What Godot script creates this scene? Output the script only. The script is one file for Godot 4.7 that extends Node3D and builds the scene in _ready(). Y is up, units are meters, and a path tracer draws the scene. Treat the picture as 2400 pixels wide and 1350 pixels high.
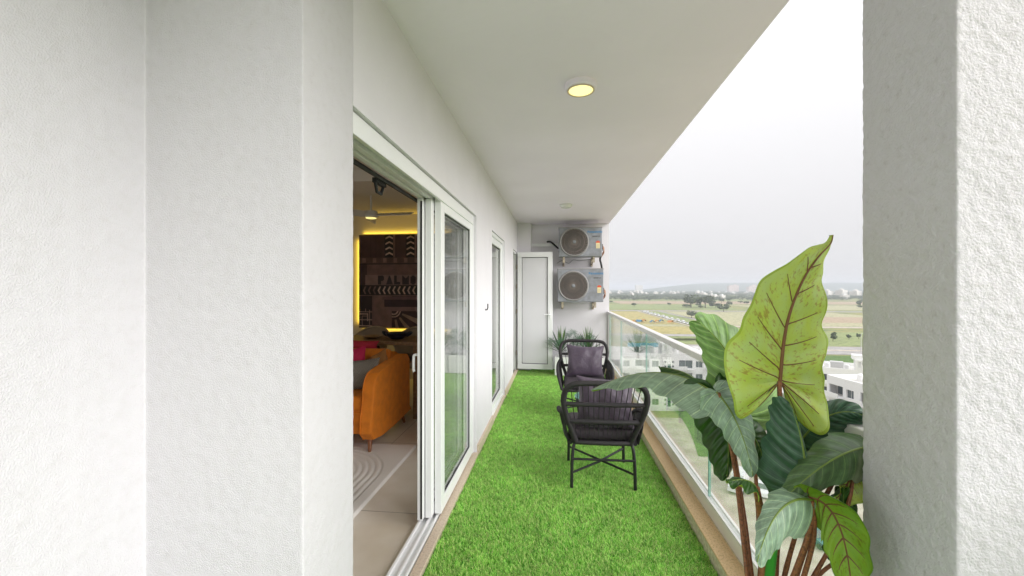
extends Node3D
# A high-rise balcony with artificial turf, seen between two stucco piers; y up, corridor runs along -Z.

var M := {}
var rng := RandomNumberGenerator.new()
var used := {}

# ------------------------------------------------------------------ helpers
func lin(r, g, b, a = 1.0) -> Color:
	var c := Color(r, g, b).linear_to_srgb()
	c.a = a
	return c

func mat(key: String, c: Color, rough := 0.8, opts := {}) -> StandardMaterial3D:
	var m := StandardMaterial3D.new()
	m.resource_name = key
	m.albedo_color = c
	m.roughness = rough
	for k in opts:
		m.set(k, opts[k])
	if c.a < 1.0:
		m.transparency = BaseMaterial3D.TRANSPARENCY_ALPHA
	M[key] = m
	return m

func ntex(freq: float, seed_: int, size := 512, kind := FastNoiseLite.TYPE_SIMPLEX, ramp: Array = [], oct := 4) -> NoiseTexture2D:
	var n := FastNoiseLite.new()
	n.seed = seed_
	n.frequency = freq
	n.noise_type = kind
	n.fractal_octaves = oct
	var t := NoiseTexture2D.new()
	t.width = size
	t.height = size
	t.seamless = true
	t.noise = n
	if ramp.size():
		var g := Gradient.new()
		var offs := PackedFloat32Array()
		var cols := PackedColorArray()
		for i in ramp.size():
			offs.append(float(i) / (ramp.size() - 1))
			cols.append(ramp[i])
		g.offsets = offs
		g.colors = cols
		t.color_ramp = g
	return t

func tri_planar(m: StandardMaterial3D, tex: Texture2D, scale_: float, world := true):
	m.albedo_texture = tex
	m.uv1_triplanar = true
	m.uv1_world_triplanar = world
	m.uv1_scale = Vector3.ONE * scale_

func bump(m: StandardMaterial3D, tex: Texture2D, cm: float):
	m.heightmap_enabled = true
	m.heightmap_texture = tex
	m.heightmap_scale = cm

func mk() -> SurfaceTool:
	var s := SurfaceTool.new()
	s.begin(Mesh.PRIMITIVE_TRIANGLES)
	return s

func tri(s: SurfaceTool, a: Vector3, b: Vector3, c: Vector3):
	var n := (c - a).cross(b - a).normalized()
	for p in [a, b, c]:
		s.set_normal(n)
		s.set_uv(Vector2(p.x + p.z * 0.37, p.y))
		s.add_vertex(p)

func quad(s: SurfaceTool, a: Vector3, b: Vector3, c: Vector3, d: Vector3):
	tri(s, a, b, c)
	tri(s, a, c, d)

func box(s: SurfaceTool, lo: Vector3, hi: Vector3, x := Transform3D()):
	var p := []
	for i in 8:
		p.append(x * Vector3(hi.x if i & 1 else lo.x, hi.y if i & 2 else lo.y, hi.z if i & 4 else lo.z))
	quad(s, p[4], p[6], p[7], p[5])
	quad(s, p[1], p[3], p[2], p[0])
	quad(s, p[5], p[7], p[3], p[1])
	quad(s, p[0], p[2], p[6], p[4])
	quad(s, p[2], p[3], p[7], p[6])
	quad(s, p[0], p[4], p[5], p[1])

# box from world corridor depths: x0..x1, y0..y1, d0..d1 (depth, forward positive)
func dbox(s: SurfaceTool, x0, x1, y0, y1, d0, d1):
	box(s, Vector3(x0, y0, -d1), Vector3(x1, y1, -d0))

# rounded box: explicit smooth normals
func rbox(s: SurfaceTool, c: Vector3, size: Vector3, r: float, n := 3, x := Transform3D()):
	var h := size * 0.5
	r = minf(r, minf(h.x, minf(h.y, h.z)) * 0.999)
	var inner := h - Vector3.ONE * r
	var ts := []
	for i in n + 1:
		ts.append(-1.0 + (tan(PI / 4 * float(i) / n) if n > 0 else 0.0))
	for i in range(0, n + 1):
		ts.append(1.0 - tan(PI / 4 * float(n - i) / n))
	for ax in 3:
		for sg in [-1.0, 1.0]:
			var u := (ax + 1) % 3
			var v := (ax + 2) % 3
			for i in ts.size() - 1:
				for j in ts.size() - 1:
					var cor := []
					for e in [[0, 0], [1, 0], [1, 1], [0, 1]]:
						var a: float = ts[i + e[0]]
						var b: float = ts[j + e[1]]
						var core := Vector3.ZERO
						core[ax] = sg * inner[ax]
						var hi_a: bool = (i + e[0]) > n
						var hi_b: bool = (j + e[1]) > n
						core[u] = inner[u] if hi_a else -inner[u]
						core[v] = inner[v] if hi_b else -inner[v]
						var d := Vector3.ZERO
						d[ax] = sg
						d[u] = a  # -1..0 on the low half, 0..1 on the high half
						d[v] = b
						d = d.normalized()
						cor.append([x * (c + core + d * r), (x.basis * d).normalized()])
					var order := [0, 1, 2, 0, 2, 3] if sg < 0 else [0, 2, 1, 0, 3, 2]
					for k in order:
						s.set_normal(cor[k][1])
						s.set_uv(Vector2(cor[k][0].x, cor[k][0].y))
						s.add_vertex(cor[k][0])

func tube(s: SurfaceTool, pts: Array, rad, sides := 8, caps := true, closed := false):
	var n := pts.size()
	var rings := []
	var prev := Vector3.ZERO
	for i in n:
		var a: Vector3 = pts[(i - 1 + n) % n] if closed else pts[max(i - 1, 0)]
		var b: Vector3 = pts[(i + 1) % n] if closed else pts[min(i + 1, n - 1)]
		var t := (b - a).normalized()
		var side := prev
		if i == 0:
			side = t.cross(Vector3.UP if absf(t.y) < 0.9 else Vector3.RIGHT)
		side = (side - t * side.dot(t)).normalized()
		prev = side
		var up := t.cross(side)
		var r: float = rad[i] if rad is Array or rad is PackedFloat32Array else rad
		var ring := []
		for k in sides:
			var an := TAU * k / sides
			var d := side * cos(an) + up * sin(an)
			ring.append([pts[i] + d * r, d])
		rings.append(ring)
	var last := n if closed else n - 1
	for i in last:
		var j := (i + 1) % n
		for k in sides:
			var l := (k + 1) % sides
			for q in [rings[i][k], rings[j][k], rings[j][l], rings[i][k], rings[j][l], rings[i][l]]:
				s.set_normal(q[1])
				s.set_uv(Vector2(float(k) / sides, float(i) / n))
				s.add_vertex(q[0])
	if caps and not closed:
		for k in sides:
			var l := (k + 1) % sides
			tri(s, pts[0], rings[0][k][0], rings[0][l][0])
			tri(s, pts[n - 1], rings[n - 1][l][0], rings[n - 1][k][0])

# lathe round a vertical axis: profile of Vector2(radius, y)
func lathe(s: SurfaceTool, c: Vector3, prof: Array, sides := 24, x := Transform3D()):
	for i in prof.size() - 1:
		var a: Vector2 = prof[i]
		var b: Vector2 = prof[i + 1]
		var n2 := Vector2(b.y - a.y, a.x - b.x).normalized()
		for k in sides:
			var p := []
			for e in [[a, k], [b, k], [b, k + 1], [a, k + 1]]:
				var an: float = TAU * e[1] / sides
				var q: Vector2 = e[0]
				p.append([x * (c + Vector3(cos(an) * q.x, q.y, sin(an) * q.x)), (x.basis * Vector3(cos(an) * n2.x, n2.y, sin(an) * n2.x)).normalized()])
			for q in [p[0], p[2], p[1], p[0], p[3], p[2]]:
				s.set_normal(q[1])
				s.set_uv(Vector2(0, 0))
				s.add_vertex(q[0])

# arrays of a smooth grid of points (rows x cols)
func grid_arrays(P: PackedVector3Array, rows: int, cols: int, flip := false, UV := PackedVector2Array(), push := 0.0) -> Array:
	var N := PackedVector3Array()
	N.resize(P.size())
	for i in rows:
		for j in cols:
			var a := P[max(i - 1, 0) * cols + j]
			var b := P[min(i + 1, rows - 1) * cols + j]
			var c := P[i * cols + max(j - 1, 0)]
			var d := P[i * cols + min(j + 1, cols - 1)]
			var n := (b - a).cross(d - c)
			if n.length_squared() < 1e-16:
				n = N[i * cols + j - 1] if j > 0 else (N[(i - 1) * cols + j] if i > 0 else Vector3.UP)
			n = n.normalized()
			N[i * cols + j] = -n if flip else n
	var Q := P
	if push != 0.0:
		Q = PackedVector3Array()
		for i in P.size():
			Q.append(P[i] + N[i] * push)
	var I := PackedInt32Array()
	for i in rows - 1:
		for j in cols - 1:
			var q := i * cols + j
			if flip:
				I.append_array([q, q + cols, q + cols + 1, q, q + cols + 1, q + 1])
			else:
				I.append_array([q, q + cols + 1, q + cols, q, q + 1, q + cols + 1])
	if UV.size() == 0:
		for i in rows:
			for j in cols:
				UV.append(Vector2(float(j) / (cols - 1), float(i) / (rows - 1)))
	var A := []
	A.resize(Mesh.ARRAY_MAX)
	A[Mesh.ARRAY_VERTEX] = Q
	A[Mesh.ARRAY_NORMAL] = N
	A[Mesh.ARRAY_TEX_UV] = UV
	A[Mesh.ARRAY_INDEX] = I
	return A

func numbered(called: String) -> String:
	if not used.has(called):
		used[called] = 0
		return called
	used[called] += 1
	return "%s_%03d" % [called, used[called]]

func obj(called: String, shape, m: Material, parent: Node = null) -> MeshInstance3D:
	var o := MeshInstance3D.new()
	o.mesh = shape.commit() if shape is SurfaceTool else shape
	if m:
		for k in o.mesh.get_surface_count():
			if o.mesh.surface_get_material(k) == null:
				o.set_surface_override_material(k, m)
	if parent == null:
		o.name = numbered(called)
		add_child(o)
	else:
		o.name = called
		parent.add_child(o, true)
	return o

func tag(o: Node, label: String, category: String, group := ""):
	o.set_meta("label", label)
	o.set_meta("category", category)
	if group:
		o.set_meta("group", group)
	return o

func thing(called: String, label: String, category: String, at := Vector3.ZERO, turn := 0.0, group := "") -> Node3D:
	var o := Node3D.new()
	o.name = numbered(called)
	add_child(o)
	o.position = at
	o.rotation.y = turn
	tag(o, label, category, group)
	return o

func struct(called: String, shape, m: Material, parent: Node = null) -> MeshInstance3D:
	var o := obj(called, shape, m, parent)
	if parent == null:
		o.set_meta("kind", "structure")
	return o

func bez(a: Vector3, b: Vector3, c: Vector3, t: float) -> Vector3:
	return a.lerp(b, t).lerp(b.lerp(c, t), t)

func smooth_path(pts: Array, per := 6, closed := false) -> Array:
	var out := []
	var n := pts.size()
	var last := n if closed else n - 1
	for i in last:
		var p0: Vector3 = pts[(i - 1 + n) % n] if closed else pts[max(i - 1, 0)]
		var p1: Vector3 = pts[i]
		var p2: Vector3 = pts[(i + 1) % n]
		var p3: Vector3 = pts[(i + 2) % n] if closed else pts[min(i + 2, n - 1)]
		for k in per:
			out.append(p1.cubic_interpolate(p2, p0, p3, float(k) / per))
	if not closed:
		out.append(pts[n - 1])
	return out

# ------------------------------------------------------------------ scene
func _ready():
	rng.seed = 7
	setup_view()
	make_materials()
	build_shell()
	build_doors()
	build_railing()
	build_exterior_ground()
	build_room()
	build_turf()
	build_balcony_things()
	build_big_plant()
	build_exterior_things()

func setup_view():
	var cam := Camera3D.new()
	cam.name = "camera"
	add_child(cam)
	cam.position = Vector3(0, 1.52, 0)
	cam.rotation_degrees.y = 6.24
	cam.fov = 70.22
	cam.near = 0.05
	cam.far = 20000
	cam.current = true
	var env := Environment.new()
	env.background_mode = Environment.BG_SKY
	var sky := Sky.new()
	var sm := ProceduralSkyMaterial.new()
	sm.sky_top_color = lin(0.56, 0.56, 0.575)
	sm.sky_horizon_color = lin(0.182, 0.180, 0.183)
	sm.sky_curve = 1.5
	sm.ground_bottom_color = lin(0.20, 0.20, 0.18)
	sm.ground_horizon_color = lin(0.182, 0.180, 0.183)
	sm.sky_energy_multiplier = 1.0
	sm.ground_energy_multiplier = 1.0
	sm.sun_angle_max = 0.0
	sky.sky_material = sm
	env.sky = sky
	env.tonemap_mode = Environment.TONE_MAPPER_LINEAR
	env.tonemap_exposure = 4.25
	env.fog_enabled = true
	env.fog_density = 0.00031
	env.fog_light_color = Color(0.95, 0.972, 1.0)
	env.sdfgi_enabled = true
	env.ssao_enabled = true
	env.ssil_enabled = true
	var we := WorldEnvironment.new()
	we.name = "environment"
	we.environment = env
	add_child(we)
	var sun := DirectionalLight3D.new()
	sun.name = "sun"
	add_child(sun)
	sun.look_at_from_position(Vector3.ZERO, Vector3(-0.78, -0.28, -0.43), Vector3.UP)
	sun.light_energy = 0.345
	sun.light_angular_distance = 50.0
	sun.light_color = Color(1.0, 0.99, 0.985)
	sun.shadow_enabled = true

func make_materials():
	var g := func(a, b): return [Color(a, a, a), Color(b, b, b)]
	var w := mat("wall paint", lin(0.74, 0.72, 0.76), 0.75)
	tri_planar(w, ntex(0.006, 3, 512, FastNoiseLite.TYPE_SIMPLEX, [Color(0.98, 0.98, 0.98), Color(1, 1, 1)]), 0.6)
	bump(w, ntex(0.05, 4), 0.05)
	var stc := mat("stucco", lin(0.61, 0.595, 0.625), 0.85)
	tri_planar(stc, ntex(0.012, 5, 512, FastNoiseLite.TYPE_SIMPLEX, [Color(0.92, 0.91, 0.90), Color(0.982, 0.98, 0.978), Color(0.995, 0.995, 0.99), Color(1, 1, 1), Color(1, 1, 1), Color(0.99, 0.99, 0.985), Color(1, 1, 1)]), 3.0)
	bump(stc, ntex(0.035, 6, 1024, FastNoiseLite.TYPE_SIMPLEX, [], 5), 0.13)
	var sf := mat("fine stucco", lin(0.61, 0.595, 0.625), 0.85)
	tri_planar(sf, ntex(0.02, 7, 512, FastNoiseLite.TYPE_SIMPLEX, [Color(0.975, 0.972, 0.968), Color(0.995, 0.994, 0.992), Color(1, 1, 1), Color(1, 1, 1), Color(0.993, 0.993, 0.99)]), 1.7)
	bump(sf, ntex(0.09, 10, 1024, FastNoiseLite.TYPE_SIMPLEX, [], 4), 0.13)
	var ce := mat("ceiling paint", lin(0.92, 0.86, 0.985), 0.6)
	tri_planar(ce, ntex(0.004, 8, 512, FastNoiseLite.TYPE_SIMPLEX, [Color(0.97, 0.97, 0.97), Color(1, 1, 1)]), 0.3)
	mat("upvc", lin(0.84, 0.85, 0.86), 0.32)
	mat("aluminium", lin(0.8, 0.8, 0.81), 0.3)
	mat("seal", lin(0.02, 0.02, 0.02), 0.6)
	mat("pane", lin(0.35, 0.42, 0.40, 0.06), 0.02)
	mat("rail glass", lin(0.36, 0.62, 0.52, 0.08), 0.02)
	mat("glass edge", lin(0.22, 0.42, 0.37), 0.2)
	mat("rail white", lin(0.80, 0.79, 0.78), 0.3, {"metallic": 0.0})
	var sto := mat("beige stone", lin(0.78, 0.57, 0.33), 0.5)
	tri_planar(sto, ntex(0.05, 11, 512, FastNoiseLite.TYPE_SIMPLEX, [Color(0.80, 0.76, 0.70), Color(1, 1, 1), Color(0.92, 0.88, 0.82)]), 2.0)
	var ps := mat("pale stone", lin(0.66, 0.56, 0.45), 0.55)
	tri_planar(ps, sto.albedo_texture, 2.0)
	var kf := mat("kerb face", lin(0.82, 0.75, 0.61), 0.8)
	tri_planar(kf, ntex(0.03, 12, 512, FastNoiseLite.TYPE_SIMPLEX, [Color(0.82, 0.8, 0.75), Color(1, 1, 1)]), 2.0)
	mat("turf blade", Color.WHITE, 0.55, {"vertex_color_use_as_albedo": true, "backlight_enabled": true, "backlight": Color(0.35, 0.35, 0.35)})
	var tb := mat("turf backing", lin(0.16, 0.42, 0.05), 0.95)
	tri_planar(tb, ntex(0.06, 13, 512, FastNoiseLite.TYPE_SIMPLEX, [Color(0.6, 0.7, 0.5), Color(1, 1, 1)]), 4.0)
	mat("rope", lin(0.030, 0.027, 0.030), 0.62)
	mat("dark metal", lin(0.024, 0.024, 0.026), 0.42, {"metallic": 0.2})
	var cu := mat("plum fabric", lin(0.085, 0.063, 0.095), 0.45, {"rim_enabled": true, "rim": 0.3, "rim_tint": 0.4})
	bump(cu, ntex(0.02, 14), 0.2)
	cu.uv1_triplanar = true
	cu.uv1_scale = Vector3.ONE * 3.0
	var sc := mat("seat fabric", lin(0.05, 0.04, 0.05), 0.7)
	bump(sc, M["plum fabric"].heightmap_texture, 0.25)
	sc.uv1_triplanar = true
	sc.uv1_scale = Vector3.ONE * 2.0
	var ac := mat("ac grey", lin(0.29, 0.305, 0.345), 0.4)
	tri_planar(ac, ntex(0.01, 15, 512, FastNoiseLite.TYPE_SIMPLEX, [Color(0.86, 0.85, 0.83), Color(1, 1, 1)]), 1.5)
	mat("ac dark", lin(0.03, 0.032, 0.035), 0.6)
	mat("ac rib", lin(0.38, 0.31, 0.27), 0.55)
	mat("ac ring", lin(0.27, 0.26, 0.26), 0.45)
	mat("blue ink", lin(0.02, 0.19, 0.42), 0.5)
	mat("dark ink", lin(0.05, 0.05, 0.06), 0.5)
	mat("white ink", lin(0.75, 0.75, 0.72), 0.5)
	mat("sticker cream", lin(0.72, 0.62, 0.36), 0.6)
	mat("sticker red", lin(0.62, 0.10, 0.05), 0.6)
	mat("copper", lin(0.50, 0.25, 0.15), 0.45, {"metallic": 0.5})
	mat("pipe foam", lin(0.03, 0.03, 0.032), 0.8)
	mat("bracket", lin(0.42, 0.36, 0.28), 0.6)
	mat("gloss white", lin(0.80, 0.80, 0.80), 0.25)
	mat("yucca", lin(0.045, 0.115, 0.035), 0.4, {"backlight_enabled": true, "backlight": Color(0.3, 0.3, 0.3)})
	mat("yucca light", lin(0.12, 0.22, 0.05), 0.4, {"backlight_enabled": true, "backlight": Color(0.3, 0.3, 0.3)})
	mat("palm", lin(0.07, 0.16, 0.09), 0.5, {"backlight_enabled": true, "backlight": Color(0.3, 0.3, 0.3)})
	mat("soil", lin(0.05, 0.035, 0.025), 0.95)
	var stm := mat("petiole", lin(0.30, 0.12, 0.055), 0.5)
	tri_planar(stm, ntex(0.05, 16, 256, FastNoiseLite.TYPE_SIMPLEX, [Color(0.45, 0.4, 0.35), Color(1, 1, 1), Color(1, 0.9, 0.7)]), 6.0)
	mat("vein brown", lin(0.19, 0.085, 0.028), 0.6)
	mat("vein green", lin(0.16, 0.24, 0.04), 0.5)
	mat("green stem", lin(0.03, 0.26, 0.02), 0.5)
	mat("pot", lin(0.35, 0.35, 0.34), 0.7)
	# interior
	var fl := mat("tile floor", lin(0.74, 0.69, 0.61), 0.3)
	tri_planar(fl, ntex(0.006, 17, 512, FastNoiseLite.TYPE_SIMPLEX, [Color(0.9, 0.88, 0.85), Color(1, 1, 1)]), 0.5)
	mat("grout", lin(0.30, 0.26, 0.22), 0.9)
	mat("room wall", lin(0.72, 0.66, 0.58), 0.8)
	mat("room ceiling", lin(0.78, 0.73, 0.68), 0.8)
	var rg := mat("rug", lin(0.84, 0.80, 0.75), 0.95)
	tri_planar(rg, ntex(0.2, 18, 256, FastNoiseLite.TYPE_SIMPLEX, [Color(0.85, 0.85, 0.85), Color(1, 1, 1)]), 5.0)
	var ve := mat("orange velvet", lin(0.76, 0.215, 0.006), 0.75, {"rim_enabled": true, "rim": 1.0, "rim_tint": 0.75})
	tri_planar(ve, ntex(0.012, 19, 512, FastNoiseLite.TYPE_SIMPLEX, [Color(0.88, 0.86, 0.86), Color(1, 1, 1)]), 1.2)
	mat("walnut", lin(0.22, 0.075, 0.02), 0.4)
	var oak := mat("oak", lin(0.34, 0.20, 0.09), 0.45)
	tri_planar(oak, ntex(0.03, 20, 256, FastNoiseLite.TYPE_SIMPLEX, [Color(0.75, 0.72, 0.68), Color(1, 1, 1)]), 2.0)
	mat("red fabric", lin(0.42, 0.015, 0.04), 0.8)
	mat("pink fabric", lin(0.50, 0.01, 0.07), 0.8)
	mat("tan fabric", lin(0.34, 0.15, 0.04), 0.8)
	mat("navy bowl", lin(0.012, 0.016, 0.035), 0.35)
	mat("wicker", lin(0.42, 0.34, 0.24), 0.8)
	mat("brass", lin(0.55, 0.38, 0.14), 0.25, {"metallic": 1.0})
	mat("book white", lin(0.75, 0.74, 0.72), 0.6)
	mat("curtain", lin(0.60, 0.57, 0.52), 0.9, {"backlight_enabled": true, "backlight": Color(0.5, 0.5, 0.5)})
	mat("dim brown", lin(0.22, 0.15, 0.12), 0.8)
	mat("led strip", lin(0.9, 0.7, 0.2), 0.5, {"emission_enabled": true, "emission": Color(1.0, 0.86, 0.22), "emission_energy_multiplier": 0.4})
	mat("lamp disc", lin(0.9, 0.85, 0.6), 0.5, {"emission_enabled": true, "emission": Color(1.0, 0.94, 0.60), "emission_energy_multiplier": 0.27})
	mat("lamp ring", lin(0.62, 0.50, 0.36), 0.4)
	# exterior
	mat("villa white", lin(0.76, 0.76, 0.75), 0.8)
	mat("villa grey", lin(0.52, 0.52, 0.51), 0.8)
	mat("roof screed", lin(0.62, 0.60, 0.56), 0.9)
	mat("dark glass", lin(0.11, 0.13, 0.135), 0.1)
	mat("room plaster", lin(0.60, 0.58, 0.55), 0.9)
	mat("green glass", lin(0.03, 0.12, 0.09), 0.12)
	mat("blue sheet", lin(0.05, 0.33, 0.47), 0.6)
	mat("grey sheet", lin(0.33, 0.34, 0.34), 0.7)
	var con := mat("concrete", lin(0.56, 0.51, 0.43), 0.9)
	tri_planar(con, ntex(0.01, 21, 512, FastNoiseLite.TYPE_SIMPLEX, [Color(0.82, 0.8, 0.78), Color(1, 1, 1)]), 0.05)
	var rd := mat("road", lin(0.40, 0.38, 0.36), 0.9)
	tri_planar(rd, ntex(0.01, 22, 512, FastNoiseLite.TYPE_SIMPLEX, [Color(0.85, 0.85, 0.85), Color(1, 1, 1)]), 0.03)
	var gr := mat("ground", lin(0.28, 0.29, 0.15), 0.95)
	tri_planar(gr, ntex(0.012, 23, 1024, FastNoiseLite.TYPE_SIMPLEX, [Color(0.45, 0.55, 0.4), Color(0.85, 0.9, 0.75), Color(1, 0.95, 0.8), Color(0.75, 0.85, 0.6)], 6), 0.0022)
	for e in [["field ochre", 0.42, 0.35, 0.14], ["field green", 0.26, 0.30, 0.12], ["field red", 0.42, 0.31, 0.22], ["field pale", 0.42, 0.39, 0.24]]:
		var fm := mat(e[0], lin(e[1], e[2], e[3]), 0.95)
		tri_planar(fm, ntex(0.02, 24 + M.size(), 512, FastNoiseLite.TYPE_SIMPLEX, [Color(0.7, 0.75, 0.65), Color(1, 1, 1), Color(0.85, 0.9, 0.8)], 5), 0.011)
	var lw := mat("lawn", lin(0.13, 0.22, 0.05), 0.95)
	tri_planar(lw, ntex(0.02, 41, 512, FastNoiseLite.TYPE_SIMPLEX, [Color(0.65, 0.72, 0.6), Color(1, 1, 1)], 5), 0.04)
	mat("bark", lin(0.09, 0.07, 0.05), 0.9)
	mat("far leaf", Color.WHITE, 0.8, {"vertex_color_use_as_albedo": true})
	mat("hill", lin(0.10, 0.13, 0.08), 0.95)
	mat("tyre", lin(0.02, 0.02, 0.02), 0.8)
	mat("car white", lin(0.75, 0.76, 0.77), 0.25)
	mat("car teal", lin(0.03, 0.14, 0.15), 0.25)
	mat("city pale", lin(0.60, 0.57, 0.53), 0.9)
	mat("city pink", lin(0.55, 0.44, 0.39), 0.9)
	mat("tent orange", lin(0.55, 0.24, 0.06), 0.8)
	mat("tent blue", lin(0.06, 0.20, 0.34), 0.8)

# stucco surface that follows a plan path (Vector2 x, depth), outward normal to the right of travel
func stucco_pier(called: String, path: Array, y0: float, y1: float, cell: float, m: Material, amp := 0.0011, freq := 28.0) -> MeshInstance3D:
	var noise := FastNoiseLite.new()
	noise.seed = 31
	noise.frequency = freq
	noise.fractal_octaves = 3
	var n2 := FastNoiseLite.new()
	n2.seed = 32
	n2.frequency = 5.0
	# rounded plan path
	var pl := []
	var nn := []
	var rr := 0.0022
	for i in path.size() - 1:
		var a: Vector2 = path[i]
		var b: Vector2 = path[i + 1]
		var t := (b - a).normalized()
		var n := Vector2(t.y, -t.x)
		var L := a.distance_to(b)
		var s0 := rr if i > 0 else 0.0
		var s1 := L - (rr if i < path.size() - 2 else 0.0)
		var k := int(maxf(2, ceil((s1 - s0) / cell)))
		for j in k + 1:
			pl.append(a + t * lerpf(s0, s1, float(j) / k))
			nn.append(n)
	var rows := int((y1 - y0) / cell)
	var P := PackedVector3Array()
	for i in rows + 1:
		var y := lerpf(y0, y1, float(i) / rows)
		for j in pl.size():
			var p := Vector3(pl[j].x, y, -pl[j].y)
			var d := noise.get_noise_3dv(p) * amp + n2.get_noise_3dv(p) * amp * 1.1
			var nv: Vector2 = nn[j]
			if j > 0 and nn[j - 1] != nv:
				nv = (nn[j - 1] + nv).normalized()
			elif j < pl.size() - 1 and nn[j + 1] != nv:
				nv = (nn[j + 1] + nv).normalized()
			P.append(p + Vector3(nv.x, 0, -nv.y) * d)
	var me := ArrayMesh.new()
	me.add_surface_from_arrays(Mesh.PRIMITIVE_TRIANGLES, grid_arrays(P, rows + 1, pl.size(), true))
	return struct(called, me, m)

func build_shell():
	var YC := 2.716
	# left pier: recessed wall, return, and the balcony wall's end up to the door
	stucco_pier("stucco_wall_left", [Vector2(-1.222, 0.3), Vector2(-1.222, 1.097), Vector2(-0.72, 1.097), Vector2(-0.72, 1.388), Vector2(-0.95, 1.388)], 0.0, YC, 0.0075, M["fine stucco"])
	stucco_pier("stucco_pillar_right", [Vector2(0.9, 1.24), Vector2(0.846, 1.24), Vector2(0.846, 0.97), Vector2(1.25, 0.97)], 0.0, YC, 0.0055, M["stucco"], 0.0022, 46.0)
	var s := mk()
	dbox(s, 0.87, 1.25, 0, YC, 0.99, 1.235)
	struct("pillar_core", s, M["stucco"])
	s = mk()
	dbox(s, -1.45, -1.225, 0, YC, -1.6, 1.09)
	dbox(s, -1.45, -0.96, 0, YC, 1.1, 1.36)
	dbox(s, -0.955, -0.74, 0, YC, 1.115, 1.37)
	struct("wall_core", s, M["wall paint"])
	# long wall with openings
	s = mk()
	for e in [[3.64, 4.53], [5.64, 6.76], [7.44, 7.92]]:
		dbox(s, -0.95, -0.72, 0, 2.17, e[0], e[1])
	dbox(s, -0.95, -0.72, 2.17, YC, 1.388, 7.92)
	struct("wall_left", s, M["wall paint"])
	s = mk()
	dbox(s, -0.72, 0.962, 0, YC, 7.72, 7.92)
	struct("wall_back", s, M["wall paint"])
	s = mk()
	dbox(s, -0.72, -0.475, 0, YC, 7.52, 7.72)
	struct("wall_corner_pilaster", s, M["wall paint"])
	s = mk()
	dbox(s, -1.45, 0.962, YC, YC + 0.22, -0.35, 1.39)
	dbox(s, -0.952, 0.962, YC, YC + 0.22, 1.39, 7.92)
	struct("ceiling", s, M["ceiling paint"])
	s = mk()
	dbox(s, -1.45, 1.05, -0.25, 0.0, -1.6, 1.36)
	dbox(s, -0.8845, 1.05, -0.25, -0.001, 1.36, 7.92)
	dbox(s, 1.05, 1.3, -0.25, 0.0, -1.6, 1.24)
	struct("balcony_floor", s, M["turf backing"])
	s = mk()
	dbox(s, -9.0, 0.98, -29, -0.262, -4, 12)
	struct("tower_wall", s, M["villa white"])
	# stone skirting along the wall and the door thresholds: each piece a part of the skirting
	var sk := struct("skirting", slab(-0.722, -0.700, 0.0, 0.10, 3.66, 4.52, 0.004), M["pale stone"])
	for e in [[5.65, 6.75], [7.45, 7.51]]:
		obj("skirting_stone", slab(-0.722, -0.700, 0.0, 0.10, e[0], e[1], 0.004), M["pale stone"], sk)
	var th := struct("threshold", slab(-0.76, -0.703, -0.01, 0.035, 1.39, 2.55, 0.004), M["pale stone"])
	for e in [[2.553, 3.655], [4.53, 5.64], [6.76, 7.44]]:
		obj("threshold_stone", slab(-0.76, -0.703, -0.01, 0.035, e[0], e[1], 0.004), M["pale stone"], th)

func slab(x0, x1, y0, y1, d0, d1, r) -> SurfaceTool:
	var s := mk()
	rbox(s, Vector3((x0 + x1) / 2, (y0 + y1) / 2, -(d0 + d1) / 2), Vector3(x1 - x0, y1 - y0, d1 - d0), r, 2)
	return s

# a framed sash standing along the corridor: frame of four members and a pane, parts of root
func sash(root: Node3D, x0: float, x1: float, d0: float, d1: float, y0: float, y1: float, fw: float, pm: Material, fm: Material):
	var p := root.position
	for e in [["frame_bottom", y0, y0 + fw, d0 + fw, d1 - fw], ["frame_top", y1 - fw, y1, d0 + fw, d1 - fw], ["frame_stile", y0, y1, d0, d0 + fw], ["frame_stile", y0, y1, d1 - fw, d1]]:
		obj(e[0], slab(x0 - p.x, x1 - p.x, e[1] - p.y, e[2] - p.y, e[3] + p.z, e[4] + p.z, 0.004), fm, root)
	var s := mk()
	var xm := (x0 + x1) / 2 - p.x
	dbox(s, xm - 0.004, xm + 0.004, y0 + fw - p.y, y1 - fw - p.y, d0 + fw + p.z, d1 - fw + p.z)
	var g := obj("pane", s, pm, root)
	# dark gasket round the pane on the outer side
	s = mk()
	for e in [[y0 + fw, y0 + fw + 0.008, d0 + fw, d1 - fw], [y1 - fw - 0.008, y1 - fw, d0 + fw, d1 - fw], [y0 + fw + 0.008, y1 - fw - 0.008, d0 + fw, d0 + fw + 0.008], [y0 + fw + 0.008, y1 - fw - 0.008, d1 - fw - 0.008, d1 - fw]]:
		dbox(s, xm + 0.005, xm + 0.012, e[0] - p.y, e[1] - p.y, e[2] + p.z, e[3] + p.z)
	obj("gasket", s, M["seal"], g)

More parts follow.
